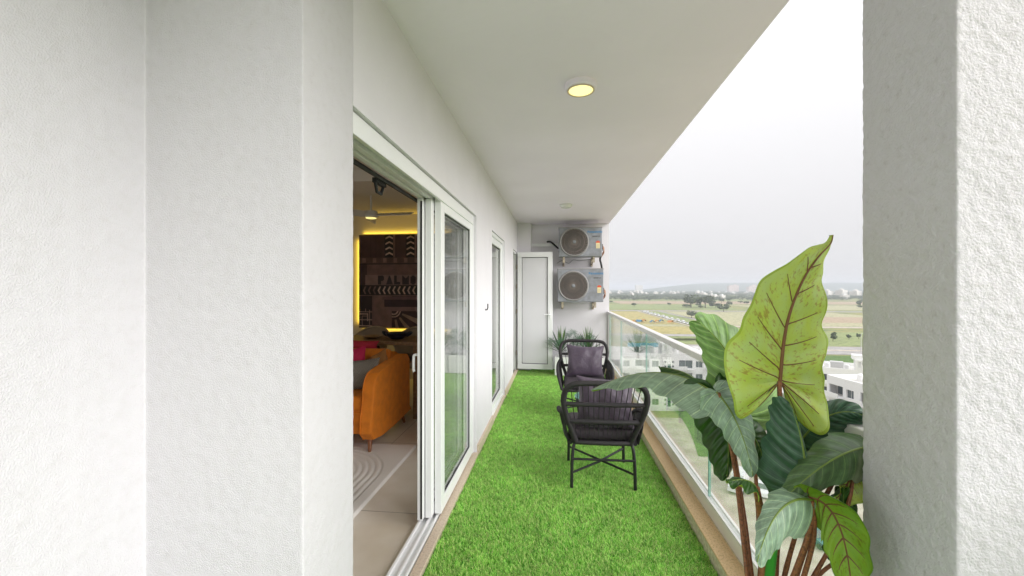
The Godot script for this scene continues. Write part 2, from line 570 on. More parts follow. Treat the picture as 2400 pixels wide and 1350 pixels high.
func build_doors():
	# sliding door: outer frame and tracks
	var t := thing("sliding_door_frame", "white outer frame and floor tracks of the open sliding door", "door frame", Vector3(-0.85, 0, -2.5))
	var p := t.position
	var put := func(called, x0, x1, y0, y1, d0, d1, m): obj(called, slab(x0 - p.x, x1 - p.x, y0 - p.y, y1 - p.y, d0 + p.z, d1 + p.z, 0.003), m, t)
	put.call("head", -0.888, -0.748, 2.115, 2.168, 1.40, 3.64, M["upvc"])
	put.call("head_lip", -0.757, -0.738, 2.085, 2.165, 1.40, 3.60, M["upvc"])
	put.call("jamb", -0.888, -0.745, 0.04, 2.114, 3.60, 3.638, M["upvc"])
	put.call("jamb", -0.888, -0.760, 0.04, 2.114, 1.402, 1.43, M["upvc"])
	put.call("sill", -0.884, -0.765, 0.0, 0.018, 1.40, 3.60, M["upvc"])
	for x in [-0.868, -0.815, -0.774]:
		put.call("track", x - 0.008, x + 0.008, 0.018, 0.040, 1.43, 3.60, M["aluminium"] if x < -0.8 else M["upvc"])
	put.call("head_track", -0.875, -0.845, 2.09, 2.116, 1.43, 3.60, M["upvc"])
	put.call("head_track", -0.832, -0.80, 2.095, 2.116, 1.43, 3.60, M["upvc"])
	put.call("head_shade_strip", -0.900, -0.886, 2.07, 2.091, 1.43, 2.68, M["seal"])  # black strip paints in the shade along the lower inside edge of the head
	# three panels stacked behind each other
	var d := thing("sliding_door_panel", "outermost white glazed sliding panel with a thick frame, reflecting the outdoor units", "door", Vector3(-0.77, 0.04, -3.1), 0, "sliding door panels")
	sash(d, -0.792, -0.748, 2.60, 3.598, 0.048, 2.112, 0.085, M["pane"], M["upvc"])
	d = thing("sliding_door_panel", "middle white glazed sliding panel pushed behind the outermost one", "door", Vector3(-0.82, 0.04, -3.1), 0, "sliding door panels")
	sash(d, -0.837, -0.797, 2.545, 3.54, 0.048, 2.092, 0.06, M["pane"], M["upvc"])
	d = thing("sliding_door_panel", "innermost sliding panel with a white pull handle and dark worn edge", "door", Vector3(-0.86, 0.04, -3.1), 0, "sliding door panels")
	sash(d, -0.878, -0.843, 2.51, 3.50, 0.048, 2.088, 0.06, M["pane"], M["upvc"])
	var s := mk()
	box(s, Vector3(0.003, 0.02, 0.5895), Vector3(0.015, 2.03, 0.5925))
	obj("edge_seal", s, M["seal"], d)
	s = mk()
	tube(s, smooth_path([Vector3(-0.015, 1.055, 0.565), Vector3(-0.045, 1.05, 0.565), Vector3(-0.05, 1.03, 0.565), Vector3(-0.05, 0.96, 0.565), Vector3(-0.045, 0.945, 0.565)], 5), 0.009, 10)
	obj("pull_handle", s, M["upvc"], d)
	# door-track closer bracket at the head
	var b := thing("door_bracket", "black triangular bracket under the head of the sliding door", "bracket", Vector3(-0.92, 2.07, -2.05))
	s = mk()
	box(s, Vector3(-0.012, -0.012, -0.06), Vector3(0.012, 0.012, 0.06))
	obj("arm", s, M["seal"], b)
	s = mk()
	tube(s, [Vector3(0, -0.006, -0.05), Vector3(0, -0.055, -0.02), Vector3(0, -0.055, 0.03), Vector3(0, -0.006, 0.05)], 0.009, 6)
	obj("loop", s, M["seal"], b)
	# second glazed door
	var w := thing("glazed_balcony_door", "narrow closed white glazed door in the middle of the long wall", "door", Vector3(-0.8, 0.0, -5.08))
	for e in [[-0.86, -0.735, 0.0 + 0.036, 2.166, 4.535, 4.575], [-0.86, -0.735, 0.036, 2.166, 5.595, 5.636], [-0.86, -0.735, 2.125, 2.166, 4.576, 5.594], [-0.86, -0.735, 0.036, 0.07, 4.576, 5.594]]:
		obj("outer_frame", slab(e[0] - w.position.x, e[1] - w.position.x, e[2], e[3], e[4] + w.position.z, e[5] + w.position.z, 0.003), M["upvc"], w)
	sash(w, -0.815, -0.752, 4.578, 5.592, 0.072, 2.122, 0.075, M["pane"], M["upvc"])
	# open end door: frame in the wall and the leaf standing across the balcony
	var ef := thing("end_door", "white glazed door at the far end standing open against the wall", "door", Vector3(-0.715, 0.0, -7.42), 0.0)
	for e in [[-0.95, -0.735, 0.036, 2.166, 6.765, 6.80], [-0.95, -0.735, 0.036, 2.166, 7.40, 7.435], [-0.95, -0.735, 2.128, 2.166, 6.801, 7.399]]:
		obj("door_frame", slab(e[0] + 0.715, e[1] + 0.715, e[2], e[3], e[4] - 7.42, e[5] - 7.42, 0.003), M["upvc"], ef)
	var lf := Node3D.new()
	lf.name = "door_leaf"
	ef.add_child(lf)
	lf.position = Vector3(0.012, 0.0, 0.03)
	lf.rotation.y = deg_to_rad(-3.0)
	for e in [["leaf_rail", 0.0, 0.63, 0.065, 0.155], ["leaf_rail", 0.0, 0.63, 2.075, 2.165], ["leaf_stile", 0.0, 0.075, 0.156, 2.074], ["leaf_stile", 0.545, 0.63, 0.156, 2.074]]:
		s = mk()
		rbox(s, Vector3((e[1] + e[2]) / 2, (e[3] + e[4]) / 2, 0), Vector3(e[2] - e[1], e[4] - e[3], 0.06), 0.004, 2)
		obj(e[0], s, M["upvc"], lf)
	s = mk()
	box(s, Vector3(0.076, 0.157, -0.005), Vector3(0.544, 2.073, 0.005))
	obj("pane", s, mat("misted pane", lin(0.90, 0.90, 0.93, 0.62), 0.2), lf)
	s = mk()
	for e in [[0.076, 0.084, 0.157, 2.073], [0.536, 0.544, 0.157, 2.073], [0.085, 0.535, 0.157, 0.165], [0.085, 0.535, 2.065, 2.073]]:
		box(s, Vector3(e[0], e[2], 0.006), Vector3(e[1], e[3], 0.014))
	obj("gasket", s, M["seal"], lf)
	s = mk()
	tube(s, [Vector3(0.59, 1.05, 0.03), Vector3(0.59, 1.05, 0.07), Vector3(0.56, 1.05, 0.075), Vector3(0.49, 1.05, 0.075)], 0.009, 8)
	rbox(s, Vector3(0.59, 1.03, 0.034), Vector3(0.03, 0.12, 0.01), 0.004, 2)
	obj("handle", s, M["upvc"], lf)
	for y in [0.35, 1.1, 1.55, 1.9]:
		s = mk()
		tube(s, [Vector3(-0.008, y - 0.04, 0.038), Vector3(-0.008, y + 0.04, 0.038)], 0.008, 8)
		obj("hinge", s, M["bracket"], ef)

func build_railing():
	# stone kerb in lengths along the balcony edge
	var k := struct("kerb", slab(0.846, 0.972, -0.05, 0.084, 1.242, 2.6, 0.006), M["kerb face"])
	for e in [[2.602, 4.2], [4.202, 5.8], [5.802, 7.715]]:
		obj("kerb_block", slab(0.846, 0.972, -0.05, 0.084, e[0], e[1], 0.006), M["kerb face"], k)
	for e in [[1.245, 1.9], [1.902, 3.1], [3.102, 4.3], [4.302, 5.5], [5.502, 6.7], [6.702, 7.712]]:
		obj("coping_stone", slab(0.842, 0.944, 0.0845, 0.097, e[0], e[1], 0.005), M["beige stone"], k)
	var t := thing("glass_railing", "clear glass railing with white top rail and base channel along the balcony edge", "railing", Vector3(0.965, 0, -4.4))
	var p := t.position
	var put := func(called, x0, x1, y0, y1, d0, d1, m, r): return obj(called, slab(x0 - p.x, x1 - p.x, y0, y1, d0 + p.z, d1 + p.z, r), m, t)
	put.call("base_channel", 0.946, 1.012, 0.0975, 0.178, 1.242, 7.715, M["rail white"], 0.005)
	put.call("channel_lip", 0.946, 0.956, 0.178, 0.190, 1.242, 7.715, M["gloss white"], 0.002)
	put.call("channel_lip", 0.984, 1.000, 0.178, 0.196, 1.242, 7.715, M["gloss white"], 0.002)
	put.call("channel_bed", 0.9565, 0.9835, 0.1785, 0.1805, 1.242, 7.715, M["rail white"], 0.0005)
	put.call("top_rail", 0.928, 0.992, 1.040, 1.086, 1.242, 7.715, M["rail white"], 0.006)
	put.call("end_post", 0.945, 0.985, 0.19, 1.039, 7.68, 7.716, M["rail white"], 0.003)
	for e in [[1.244, 2.736], [2.744, 4.586], [4.594, 6.350], [6.358, 7.678]]:
		var s := mk()
		dbox(s, 0.964 - p.x, 0.976 - p.x, 0.183, 1.0395, e[0] + p.z, e[1] + p.z)
		var g := obj("glass_panel", s, M["rail glass"], t)
		for d in [e[0], e[1]]:
			s = mk()
			dbox(s, 0.9635 - p.x, 0.9765 - p.x, 0.19, 1.0385, d - 0.002 + p.z, d + 0.002 + p.z)
			obj("polished_edge", s, M["glass edge"], g)
	# railing of the wider part beside the camera
	var n := thing("near_glass_railing", "glass railing of the wider balcony part beside the near pillar", "railing", Vector3(1.25, 0, 0))
	for e in [["base_channel", 0.0, 0.16, 0.04, M["rail white"]], ["top_rail", 1.04, 1.086, 0.06, M["rail white"]], ["glass_panel", 0.161, 1.039, 0.012, M["rail glass"]]]:
		var s := mk()
		box(s, Vector3(-e[3] / 2, e[1], -0.955), Vector3(e[3] / 2, e[2], 1.58))
		obj(e[0], s, e[4], n)

# ------------------------------------------------------------------ room behind the sliding door
func art_image() -> Image:
	# printed mural: 2.0 m x 1.55 m at 200 px per metre, dark photograph of a building with a sign
	var im := Image.create(400, 310, false, Image.FORMAT_RGB8)
	var bg := Color(0.235, 0.165, 0.17)
	im.fill(bg)
	var n := FastNoiseLite.new()
	n.seed = 5
	n.frequency = 0.03
	var dark := Color(0.10, 0.075, 0.09)
	var pale := Color(0.62, 0.53, 0.47)
	var mid := Color(0.40, 0.31, 0.29)
	var rect := func(x, y, w, h, c): im.fill_rect(Rect2i(x, y, w, h), c)
	rect.call(0, 0, 400, 76, Color(0.25, 0.17, 0.165))
	for x in [40, 58, 110, 128, 176]:
		rect.call(x, 0, 2, 76, Color(0.19, 0.13, 0.13))
	for cx in [105, 178, 251, 324]:
		rect.call(cx - 16, 0, 30, 76, dark)
		rect.call(cx + 14, 0, 6, 76, Color(0.38, 0.29, 0.26))
		for k in 4:
			for x in range(-13, 13):
				for y in 6:
					var yy: int = 4 + k * 18 + absi(x) / 2 + y
					if yy < 76:
						im.set_pixel(cx + x, yy, pale)
	rect.call(0, 76, 400, 20, Color(0.30, 0.22, 0.20))
	for x in range(4, 400, 36):
		rect.call(x + 8, 78, 12, 15, Color(0.42, 0.33, 0.30))
	rect.call(0, 96, 400, 3, dark)
	rect.call(0, 99, 400, 36, Color(0.37, 0.28, 0.26))
	rect.call(0, 99, 28, 70, Color(0.22, 0.155, 0.16))
	rect.call(22, 134, 378, 34, Color(0.44, 0.36, 0.33))
	# PALMO... in block letters
	var L := {"P": [[0, 0, 11, 30], [11, 0, 7, 18], [18, 3, 3, 12]], "L": [[0, 0, 9, 30], [9, 21, 12, 9]], "O": [[0, 4, 18, 22], [4, 0, 10, 30]], "I": [[4, 0, 9, 30]], "E": [[0, 0, 9, 30], [9, 0, 11, 8], [9, 11, 9, 8], [9, 22, 11, 8]]}
	var x0 := 66
	for ch in "PALMOLIVE":
		for y in 30:
			for x in 24:
				var on := false
				if ch == "A":
					on = absf(x - 11.5) < 1.5 + y * 0.36
				elif ch == "V":
					on = absf(x - 11.5) < 1.5 + (29 - y) * 0.36
				elif ch == "M":
					on = x < 23 and y > 9 - absi(x - 11) * 0.9
				else:
					for q in L[ch]:
						if q.size() == 4 and x >= q[0] and x < q[0] + q[2] and y >= q[1] and y < q[1] + q[3]:
							on = true
				if on and x0 + x < 400:
					im.set_pixel(x0 + x, 136 + y, Color(0.17, 0.13, 0.15))
		x0 += 28
	rect.call(0, 168, 400, 33, dark)
	for k in 26:
		var cx := 14 + k * 17
		for y in 26:
			for x in 6:
				var xx := cx + x + absi(y - 13) / 2
				if xx < 400:
					im.set_pixel(xx, 172 + y, pale if k > 2 else mid)
	rect.call(0, 201, 400, 3, mid)
	rect.call(0, 204, 46, 40, Color(0.15, 0.105, 0.12))
	rect.call(46, 204, 6, 106, mid)
	rect.call(52, 204, 62, 106, Color(0.42, 0.33, 0.30))
	rect.call(82, 206, 318, 10, Color(0.36, 0.27, 0.26))
	rect.call(88, 216, 312, 24, Color(0.20, 0.14, 0.15))
	rect.call(104, 240, 296, 14, Color(0.42, 0.33, 0.31))
	rect.call(114, 254, 286, 56, Color(0.22, 0.15, 0.15))
	rect.call(0, 244, 46, 66, Color(0.15, 0.11, 0.13))
	for e in [[0, 262, 30, 4], [28, 262, 4, 26], [0, 282, 46, 3], [22, 246, 2, 12], [10, 270, 18, 2], [10, 270, 2, 34], [36, 250, 2, 50], [0, 302, 46, 3], [0, 256, 46, 2]]:
		rect.call(e[0], e[1], e[2], e[3], pale)
	for y in range(254, 310):
		for x in range(114, 400):
			var dx := x - 120.0
			var dy := y - 250.0
			var r := sqrt(dx * dx + dy * dy)
			var a := rad_to_deg(atan2(dy, dx))
			if (r > 12 and r < 17) or (r > 21 and r < 25):
				im.set_pixel(x, y, pale)
			elif r > 32 and fmod(a + 8.0, 27.0) < 11.0:
				im.set_pixel(x, y, Color(0.50, 0.42, 0.34))
	for y in 310:
		for x in 400:
			im.set_pixel(x, y, im.get_pixel(x, y) * Color(1.3, 1.32, 1.42) * (1.0 + 0.16 * n.get_noise_2d(x, y)))
	return im

func pillow_mesh(w: float, h: float, th: float, seed_: int, wr := 0.02) -> ArrayMesh:
	var nz := FastNoiseLite.new()
	nz.seed = seed_
	nz.frequency = 3.2 / maxf(w, h)
	var me := ArrayMesh.new()
	var n := 22
	for sg in [1.0, -1.0]:
		var P := PackedVector3Array()
		for i in n + 1:
			for j in n + 1:
				var u := -1.0 + 2.0 * j / n
				var v := -1.0 + 2.0 * i / n
				var pinch := 1.0 - 0.13 * (1.0 - v * v) * absf(u) ** 2 
				var pinch2 := 1.0 - 0.12 * (1.0 - u * u) * absf(v) ** 2
				var e := pow(maxf(0.0, (1 - u * u)) * maxf(0.0, (1 - v * v)), 0.42)
				var z := th * 0.5 * e
				var q := Vector3(u * w / 2 * pinch, v * h / 2 * pinch2, 0)
				z += wr * nz.get_noise_3d(q.x * 1.0, q.y * 0.6, sg) * minf(1.0, e * 3.0)
				# folds that run in from the corners
				z -= wr * 0.6 * absf(sin(6.0 * (u - v))) * absf(u * v) * minf(1.0, e * 3)
				P.append(q + Vector3(0, 0, sg * z))
		me.add_surface_from_arrays(Mesh.PRIMITIVE_TRIANGLES, grid_arrays(P, n + 1, n + 1, sg > 0))
	return me

func pillow(called, label, at: Vector3, w, h, th, tilt: Vector3, m, seed_, group := ""):
	var o := obj(called, pillow_mesh(w, h, th, seed_), m)
	o.position = at
	o.rotation_degrees = tilt
	tag(o, label, "pillow", group)
	return o

func build_room():
	var s := mk()
	dbox(s, -4.8, -0.885, -0.2, 0.0, 0.2, 6.6)
	struct("room_floor", s, M["tile floor"])
	s = mk()
	for d in [1.47, 2.67, 3.87, 5.07, 6.27]:
		dbox(s, -4.6, -0.89, 0.0005, 0.0012, d - 0.002, d + 0.002)
	for x in [-1.6, -2.8, -4.0]:
		dbox(s, x - 0.002, x + 0.002, 0.0005, 0.0012, 0.4, 6.58)
	var gr := struct("floor_grout", s, M["grout"])
	s = mk()
	dbox(s, -4.8, -0.953, 2.88, 3.0, 0.2, 6.72)
	struct("ceiling_room", s, M["room ceiling"])
	s = mk()
	dbox(s, -4.6, -0.953, 2.75, 2.878, 4.5, 6.6)
	struct("ceiling_room_lower", s, M["room ceiling"])
	s = mk()
	dbox(s, -4.8, -0.954, 0.0, 2.878, 6.601, 6.72)
	struct("wall_room_back", s, M["room wall"])
	s = mk()
	dbox(s, -4.8, -4.601, 0.0, 2.879, 0.35, 6.6)
	struct("wall_room_side", s, M["room wall"])
	s = mk()
	dbox(s, -4.6, -4.3, 0.0, 2.879, 0.2, 0.35)
	dbox(s, -1.75, -1.46, 0.0, 2.879, 0.2, 0.35)
	dbox(s, -4.3, -1.75, 2.5, 2.879, 0.2, 0.35)
	dbox(s, -1.46, -1.452, 0.0, 2.879, 0.351, 1.4)
	struct("wall_room_front", s, M["room wall"])
	# full-height window in the room's near end
	var rw := thing("living_room_window", "full height white framed window in the near end of the living room", "window", Vector3(-3.0, 0, -0.28))
	for e in [[-1.295, -1.235], [-0.03, 0.03], [1.185, 1.245]]:
		s = mk()
		box(s, Vector3(e[0], 0.002, -0.03), Vector3(e[1], 2.498, 0.03))
		obj("mullion", s, M["upvc"], rw)
	for e in [[0.002, 0.06], [2.44, 2.498]]:
		for x in [[-1.234, -0.031], [0.031, 1.184]]:
			s = mk()
			box(s, Vector3(x[0], e[0], -0.029), Vector3(x[1], e[1], 0.029))
			obj("rail", s, M["upvc"], rw)
	for x in [[-1.234, -0.031], [0.031, 1.184]]:
		s = mk()
		box(s, Vector3(x[0], 0.061, -0.004), Vector3(x[1], 2.439, 0.004))
		obj("pane", s, M["pane"], rw)
	# closet behind the end door
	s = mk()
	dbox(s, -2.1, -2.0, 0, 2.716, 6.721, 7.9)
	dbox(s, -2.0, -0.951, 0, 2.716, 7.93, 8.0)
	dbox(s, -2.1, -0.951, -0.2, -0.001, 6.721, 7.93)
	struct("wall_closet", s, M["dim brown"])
	# lit mural panel with an LED strip behind it
	var mu := thing("mural_panel", "large dark printed wall panel with stepped letters and chevrons, backlit in yellow", "wall art", Vector3(-2.29, 0.857, -6.55))
	s = mk()
	box(s, Vector3(-1.0, 0, -0.012), Vector3(1.0, 1.55, 0.012))
	obj("board", s, M["seal"], mu)
	var am := mat("mural print", Color.WHITE, 0.55)
	am.albedo_texture = ImageTexture.create_from_image(art_image())
	var A := []
	A.resize(Mesh.ARRAY_MAX)
	A[Mesh.ARRAY_VERTEX] = PackedVector3Array([Vector3(-1, 0, 0.014), Vector3(-1, 1.55, 0.014), Vector3(1, 1.55, 0.014), Vector3(1, 0, 0.014)])
	A[Mesh.ARRAY_NORMAL] = PackedVector3Array([Vector3.BACK, Vector3.BACK, Vector3.BACK, Vector3.BACK])
	A[Mesh.ARRAY_TEX_UV] = PackedVector2Array([Vector2(0, 1), Vector2(0, 0), Vector2(1, 0), Vector2(1, 1)])
	A[Mesh.ARRAY_INDEX] = PackedInt32Array([0, 1, 2, 0, 2, 3])
	var pm := ArrayMesh.new()
	pm.add_surface_from_arrays(Mesh.PRIMITIVE_TRIANGLES, A)
	obj("print", pm, am, mu)
	for e in [[-0.97, 0.97, 1.51, 1.535], [-0.97, 0.97, 0.015, 0.04], [-0.985, -0.96, 0.05, 1.5], [0.96, 0.985, 0.05, 1.5]]:
		s = mk()
		box(s, Vector3(e[0], e[2], -0.040), Vector3(e[1], e[3], -0.016))
		obj("led_strip_light", s, M["led strip"], mu)
	for e in [[Vector3(-2.29, 2.425, -6.575), Vector2(1.9, 0.03), Vector3(-90, 0, 0)], [Vector3(-3.305, 1.63, -6.575), Vector2(0.03, 1.4), Vector3(0, 90, 0)], [Vector3(-2.29, 0.842, -6.575), Vector2(1.9, 0.03), Vector3(90, 0, 0)]]:
		var l := AreaLight3D.new()
		l.name = "led_light"
		add_child(l, true)
		l.position = e[0]
		l.area_size = e[1]
		# light leaves the strip sideways, grazing the wall
		l.rotation_degrees = Vector3(90, 0, 0) if e[2].x < 0 else (Vector3(-90, 0, 0) if e[2].x > 0 else Vector3(0, 90, 0))
		l.light_color = Color(1.0, 0.84, 0.30)
		l.light_energy = 0.04
		l.shadow_enabled = true
	# sofa
	var so := thing("sofa", "orange velvet sofa with rounded arm and tapered wooden legs", "sofa", Vector3(-2.65, 0, -4.05))
	s = mk()
	rbox(s, Vector3(0, 0.27, 0.05), Vector3(1.78, 0.22, 0.78), 0.03, 3)
	obj("base", s, M["orange velvet"], so)
	for sg in [-1, 1]:
		s = mk()
		# arm: extruded side profile with rounded top front
		var prof := []
		for q in [[0.46, 0.13], [0.475, 0.5], [0.46, 0.62], [0.40, 0.705], [0.30, 0.735], [-0.1, 0.77], [-0.34, 0.79], [-0.42, 0.75], [-0.45, 0.66], [-0.45, 0.2], [-0.44, 0.13]]:
			prof.append(Vector3(0, q[1], q[0]))
		prof = smooth_path(prof, 4, true)
		extrude_x(s, prof, sg * 0.88 if sg > 0 else -0.99, 0.99 if sg > 0 else -0.88, 0.02)
		obj("arm", s, M["orange velvet"], so)
		s = mk()
		tube(s, prof.map(func(q): return q + Vector3(sg * 0.885, 0, 0)), 0.005, 6, false, true)
		obj("piping", s, M["orange velvet"], so)
	s = mk()
	rbox(s, Vector3(0, 0.50, -0.36), Vector3(1.76, 0.62, 0.17), 0.06, 4)
	obj("backrest", s, M["orange velvet"], so)
	for k in 2:
		s = mk()
		rbox(s, Vector3(-0.44 + k * 0.88, 0.44, 0.09), Vector3(0.87, 0.15, 0.72), 0.045, 4)
		obj("seat_cushion", s, M["orange velvet"], so)
		s = mk()
		rbox(s, Vector3(-0.44 + k * 0.88, 0.68, -0.22), Vector3(0.86, 0.36, 0.17), 0.07, 4, Transform3D())
		obj("back_cushion", s, M["orange velvet"], so)
	for e in [[0.92, 0.40], [0.92, -0.36], [-0.92, 0.40], [-0.92, -0.36]]:
		s = mk()
		tube(s, [Vector3(e[0], 0.15, e[1]), Vector3(e[0] + 0.02 * signf(e[0]), 0.006, e[1] + 0.05 * signf(e[1]))], [0.026, 0.014], 12)
		obj("leg", s, M["walnut"], so)
	# pillows
	var ci := Image.create(128, 128, false, Image.FORMAT_RGB8)
	for y in 128:
		for x in 128:
			var a := posmod(y + absi(posmod(x, 32) - 16), 12)
			ci.set_pixel(x, y, Color(0.10, 0.10, 0.13) if a < 6 else Color(0.66, 0.62, 0.56))
	var cm := mat("chevron fabric", Color.WHITE, 0.85)
	cm.albedo_texture = ImageTexture.create_from_image(ci)
	cm.uv1_scale = Vector3(2.2, 2.2, 1)
	pillow("sofa_pillow", "dark and cream chevron pillow on the sofa seat", Vector3(-1.96, 0.66, -3.88), 0.42, 0.32, 0.13, Vector3(-22, 8, 4), cm, 3)
	pillow("sofa_pillow", "bright pink pillow behind the chevron pillow", Vector3(-2.14, 0.72, -4.05), 0.36, 0.36, 0.13, Vector3(-15, 10, 8), M["pink fabric"], 4)
	pillow("sofa_pillow", "tan pillow leaning in the sofa corner by the arm", Vector3(-1.88, 0.68, -4.10), 0.34, 0.32, 0.12, Vector3(-18, -12, 28), M["tan fabric"], 5)
	pillow("sofa_pillow", "long red bolster lying on top of the sofa back", Vector3(-2.22, 0.875, -4.37), 0.52, 0.13, 0.15, Vector3(0, 0, -2), M["red fabric"], 6)
	# rug with carved arcs
	var P := PackedVector3Array()
	var rows := 150
	var cols := 110
	for i in rows + 1:
		for j in cols + 1:
			var x := lerpf(-2.4, -1.33, float(j) / cols)
			var d := lerpf(2.1, 3.80, float(i) / rows)
			var dist := absf(x + 2.0) if d < 3.1 else Vector2(x + 2.0, d - 3.1).length()
			var g := 0.0
			if dist < 0.58:
				g = pow(absf(cos(dist * PI / 0.052)), 8.0)
			var edge := minf(minf(-1.33 - x, 3.80 - d), minf(d - 2.1, x + 2.4))
			var y := 0.018 - 0.009 * g
			if edge < 0.012:
				y *= sqrt(maxf(0.0, edge / 0.012))
			P.append(Vector3(x, y + 0.001, -d))
	var rm := ArrayMesh.new()
	rm.add_surface_from_arrays(Mesh.PRIMITIVE_TRIANGLES, grid_arrays(P, rows + 1, cols + 1, true))
	tag(obj("rug", rm, M["rug"]), "cream rug with carved curving grooves in front of the sofa", "rug")
	# console behind the sofa
	var co := thing("console_table", "oak console table standing behind the sofa", "table", Vector3(-2.6, 0, -4.87))
	s = mk()
	rbox(s, Vector3(0, 0.875, 0), Vector3(2.0, 0.04, 0.58), 0.005, 2)
	obj("table_top", s, M["oak"], co)
	for x in [-0.97, 0.97]:
		s = mk()
		rbox(s, Vector3(x, 0.4275, 0), Vector3(0.05, 0.855, 0.56), 0.004, 2)
		obj("side_panel", s, M["oak"], co)
	s = mk()
	rbox(s, Vector3(0, 0.66, 0), Vector3(1.88, 0.03, 0.54), 0.004, 2)
	obj("shelf", s, M["oak"], co)
	var bo := thing("bowl", "wide black handled bowl on the console table", "bowl", Vector3(-1.95, 0.896, -4.85))
	s = mk()
	lathe(s, Vector3.ZERO, [Vector2(0.0, 0.0), Vector2(0.07, 0.0), Vector2(0.125, 0.04), Vector2(0.14, 0.075), Vector2(0.13, 0.075), Vector2(0.11, 0.04), Vector2(0.0, 0.012)], 28)
	obj("basin", s, M["navy bowl"], bo)
	for sg in [-1, 1]:
		s = mk()
		tube(s, [Vector3(sg * 0.12, 0.05, 0), Vector3(sg * 0.165, 0.072, 0), Vector3(sg * 0.19, 0.085, 0)], [0.03, 0.026, 0.012], 8)
		obj("lug", s, M["navy bowl"], bo)
	var tr := thing("tray", "shallow wooden dish on the console table", "tray", Vector3(-2.27, 0.896, -4.85))
	s = mk()
	lathe(s, Vector3.ZERO, [Vector2(0, 0), Vector2(0.06, 0), Vector2(0.12, 0.03), Vector2(0.115, 0.034), Vector2(0.055, 0.008), Vector2(0, 0.008)], 24)
	obj("dish", s, M["oak"], tr)
	s = mk()
	lathe(s, Vector3.ZERO, [Vector2(0, 0), Vector2(0.05, 0.0), Vector2(0.045, 0.05), Vector2(0.035, 0.10), Vector2(0.022, 0.14), Vector2(0.0, 0.142)], 20)
	var va := obj("vase", s, M["brass"])
	va.position = Vector3(-2.17, 0.676, -4.78)
	tag(va, "small tapered brass vase on the shelf below the dish", "vase")
	var bk := thing("book", "white book with a dark cover lying on the console shelf", "book", Vector3(-1.93, 0.676, -4.74))
	s = mk()
	rbox(s, Vector3(0, 0.015, 0), Vector3(0.24, 0.03, 0.17), 0.003, 1)
	obj("pages", s, M["book white"], bk)
	s = mk()
	rbox(s, Vector3(0, 0.034, 0), Vector3(0.244, 0.006, 0.174), 0.002, 1)
	obj("cover", s, M["navy bowl"], bk)
	# wicker tub chairs by the mural
	for k in 2:
		var wc := thing("wicker_chair", ["pale wicker tub chair behind the shallow dish", "pale wicker tub chair behind the black bowl"][k], "chair", Vector3([-2.72, -2.06][k], 0, -5.72), 0.0, "wicker tub chairs")
		s = mk()
		var prev_top := []
		for i in 25:
			var an := lerpf(-0.1 * PI, 1.1 * PI, i / 24.0)
			var hh := lerpf(0.70, 0.93, pow(maxf(0, sin(an)), 0.7))
			prev_top.append(Vector3(cos(an) * 0.27, hh, -sin(an) * 0.25))
		tube(s, prev_top, 0.016, 8)
		obj("rim", s, M["wicker"], wc)
		var PP := PackedVector3Array()
		for i in 9:
			for j in 25:
				var tp: Vector3 = prev_top[j]
				var bt := Vector3(tp.x * 0.8, 0.44, tp.z * 0.8)
				var q := bt.lerp(tp, i / 8.0)
				PP.append(q * Vector3(1.0 + 0.012 * (j % 2), 1, 1.0 + 0.012 * (j % 2)))
		var wm := ArrayMesh.new()
		wm.add_surface_from_arrays(Mesh.PRIMITIVE_TRIANGLES, grid_arrays(PP, 9, 25, false))
		obj("woven_back", wm, M["wicker"], wc)
		s = mk()
		lathe(s, Vector3(0, 0.40, 0), [Vector2(0, 0), Vector2(0.22, 0), Vector2(0.24, 0.04), Vector2(0.2, 0.07), Vector2(0, 0.075)], 24)
		obj("seat", s, M["wicker"], wc)
		for e in [[0.18, 0.16], [-0.18, 0.16], [0.18, -0.16], [-0.18, -0.16]]:
			s = mk()
			tube(s, [Vector3(e[0], 0.41, e[1]), Vector3(e[0] * 1.25, 0, e[1] * 1.25)], [0.014, 0.010], 8)
			obj("leg", s, M["walnut"], wc)
	# ceiling fan
	var fa := thing("ceiling_fan", "pale ceiling fan with a glowing ring at its hub", "fan", Vector3(-2.45, 2.48, -5.2))
	s = mk()
	lathe(s, Vector3.ZERO, [Vector2(0, -0.03), Vector2(0.075, -0.03), Vector2(0.10, 0.0), Vector2(0.08, 0.06), Vector2(0.0, 0.07)], 24)
	obj("hub", s, M["gloss white"], fa)
	s = mk()
	lathe(s, Vector3.ZERO, [Vector2(0.045, -0.031), Vector2(0.045, -0.036), Vector2(0.068, -0.036), Vector2(0.068, -0.031)], 24)
	obj("ring_light", s, M["lamp disc"], fa)
	s = mk()
	tube(s, [Vector3(0, 0.06, 0), Vector3(0, 0.27, 0)], 0.012, 8)
	obj("rod", s, M["gloss white"], fa)
	for k in 3:
		s = mk()
		var bx := Transform3D(Basis(Vector3.UP, deg_to_rad(-4 + 120 * k)) * Basis(Vector3.RIGHT, 0.4), Vector3.ZERO)
		rbox(s, Vector3(0.33, 0.01, 0), Vector3(0.5, 0.01, 0.14), 0.004, 2, bx)
		obj("blade", s, M["gloss white"], fa)
	# curtain inside the narrow door
	var C := PackedVector3Array()
	for i in 2:
		for j in 121:
			C.append(Vector3(-1.08 + 0.03 * sin(j * 0.55), 0.02 + 2.4 * i, -(4.45 + 1.3 * j / 120.0)))
	var cme := ArrayMesh.new()
	cme.add_surface_from_arrays(Mesh.PRIMITIVE_TRIANGLES, grid_arrays(C, 2, 121, true))
	tag(obj("curtain", cme, M["curtain"]), "pale folded curtain hanging inside the narrow glazed door", "curtain")

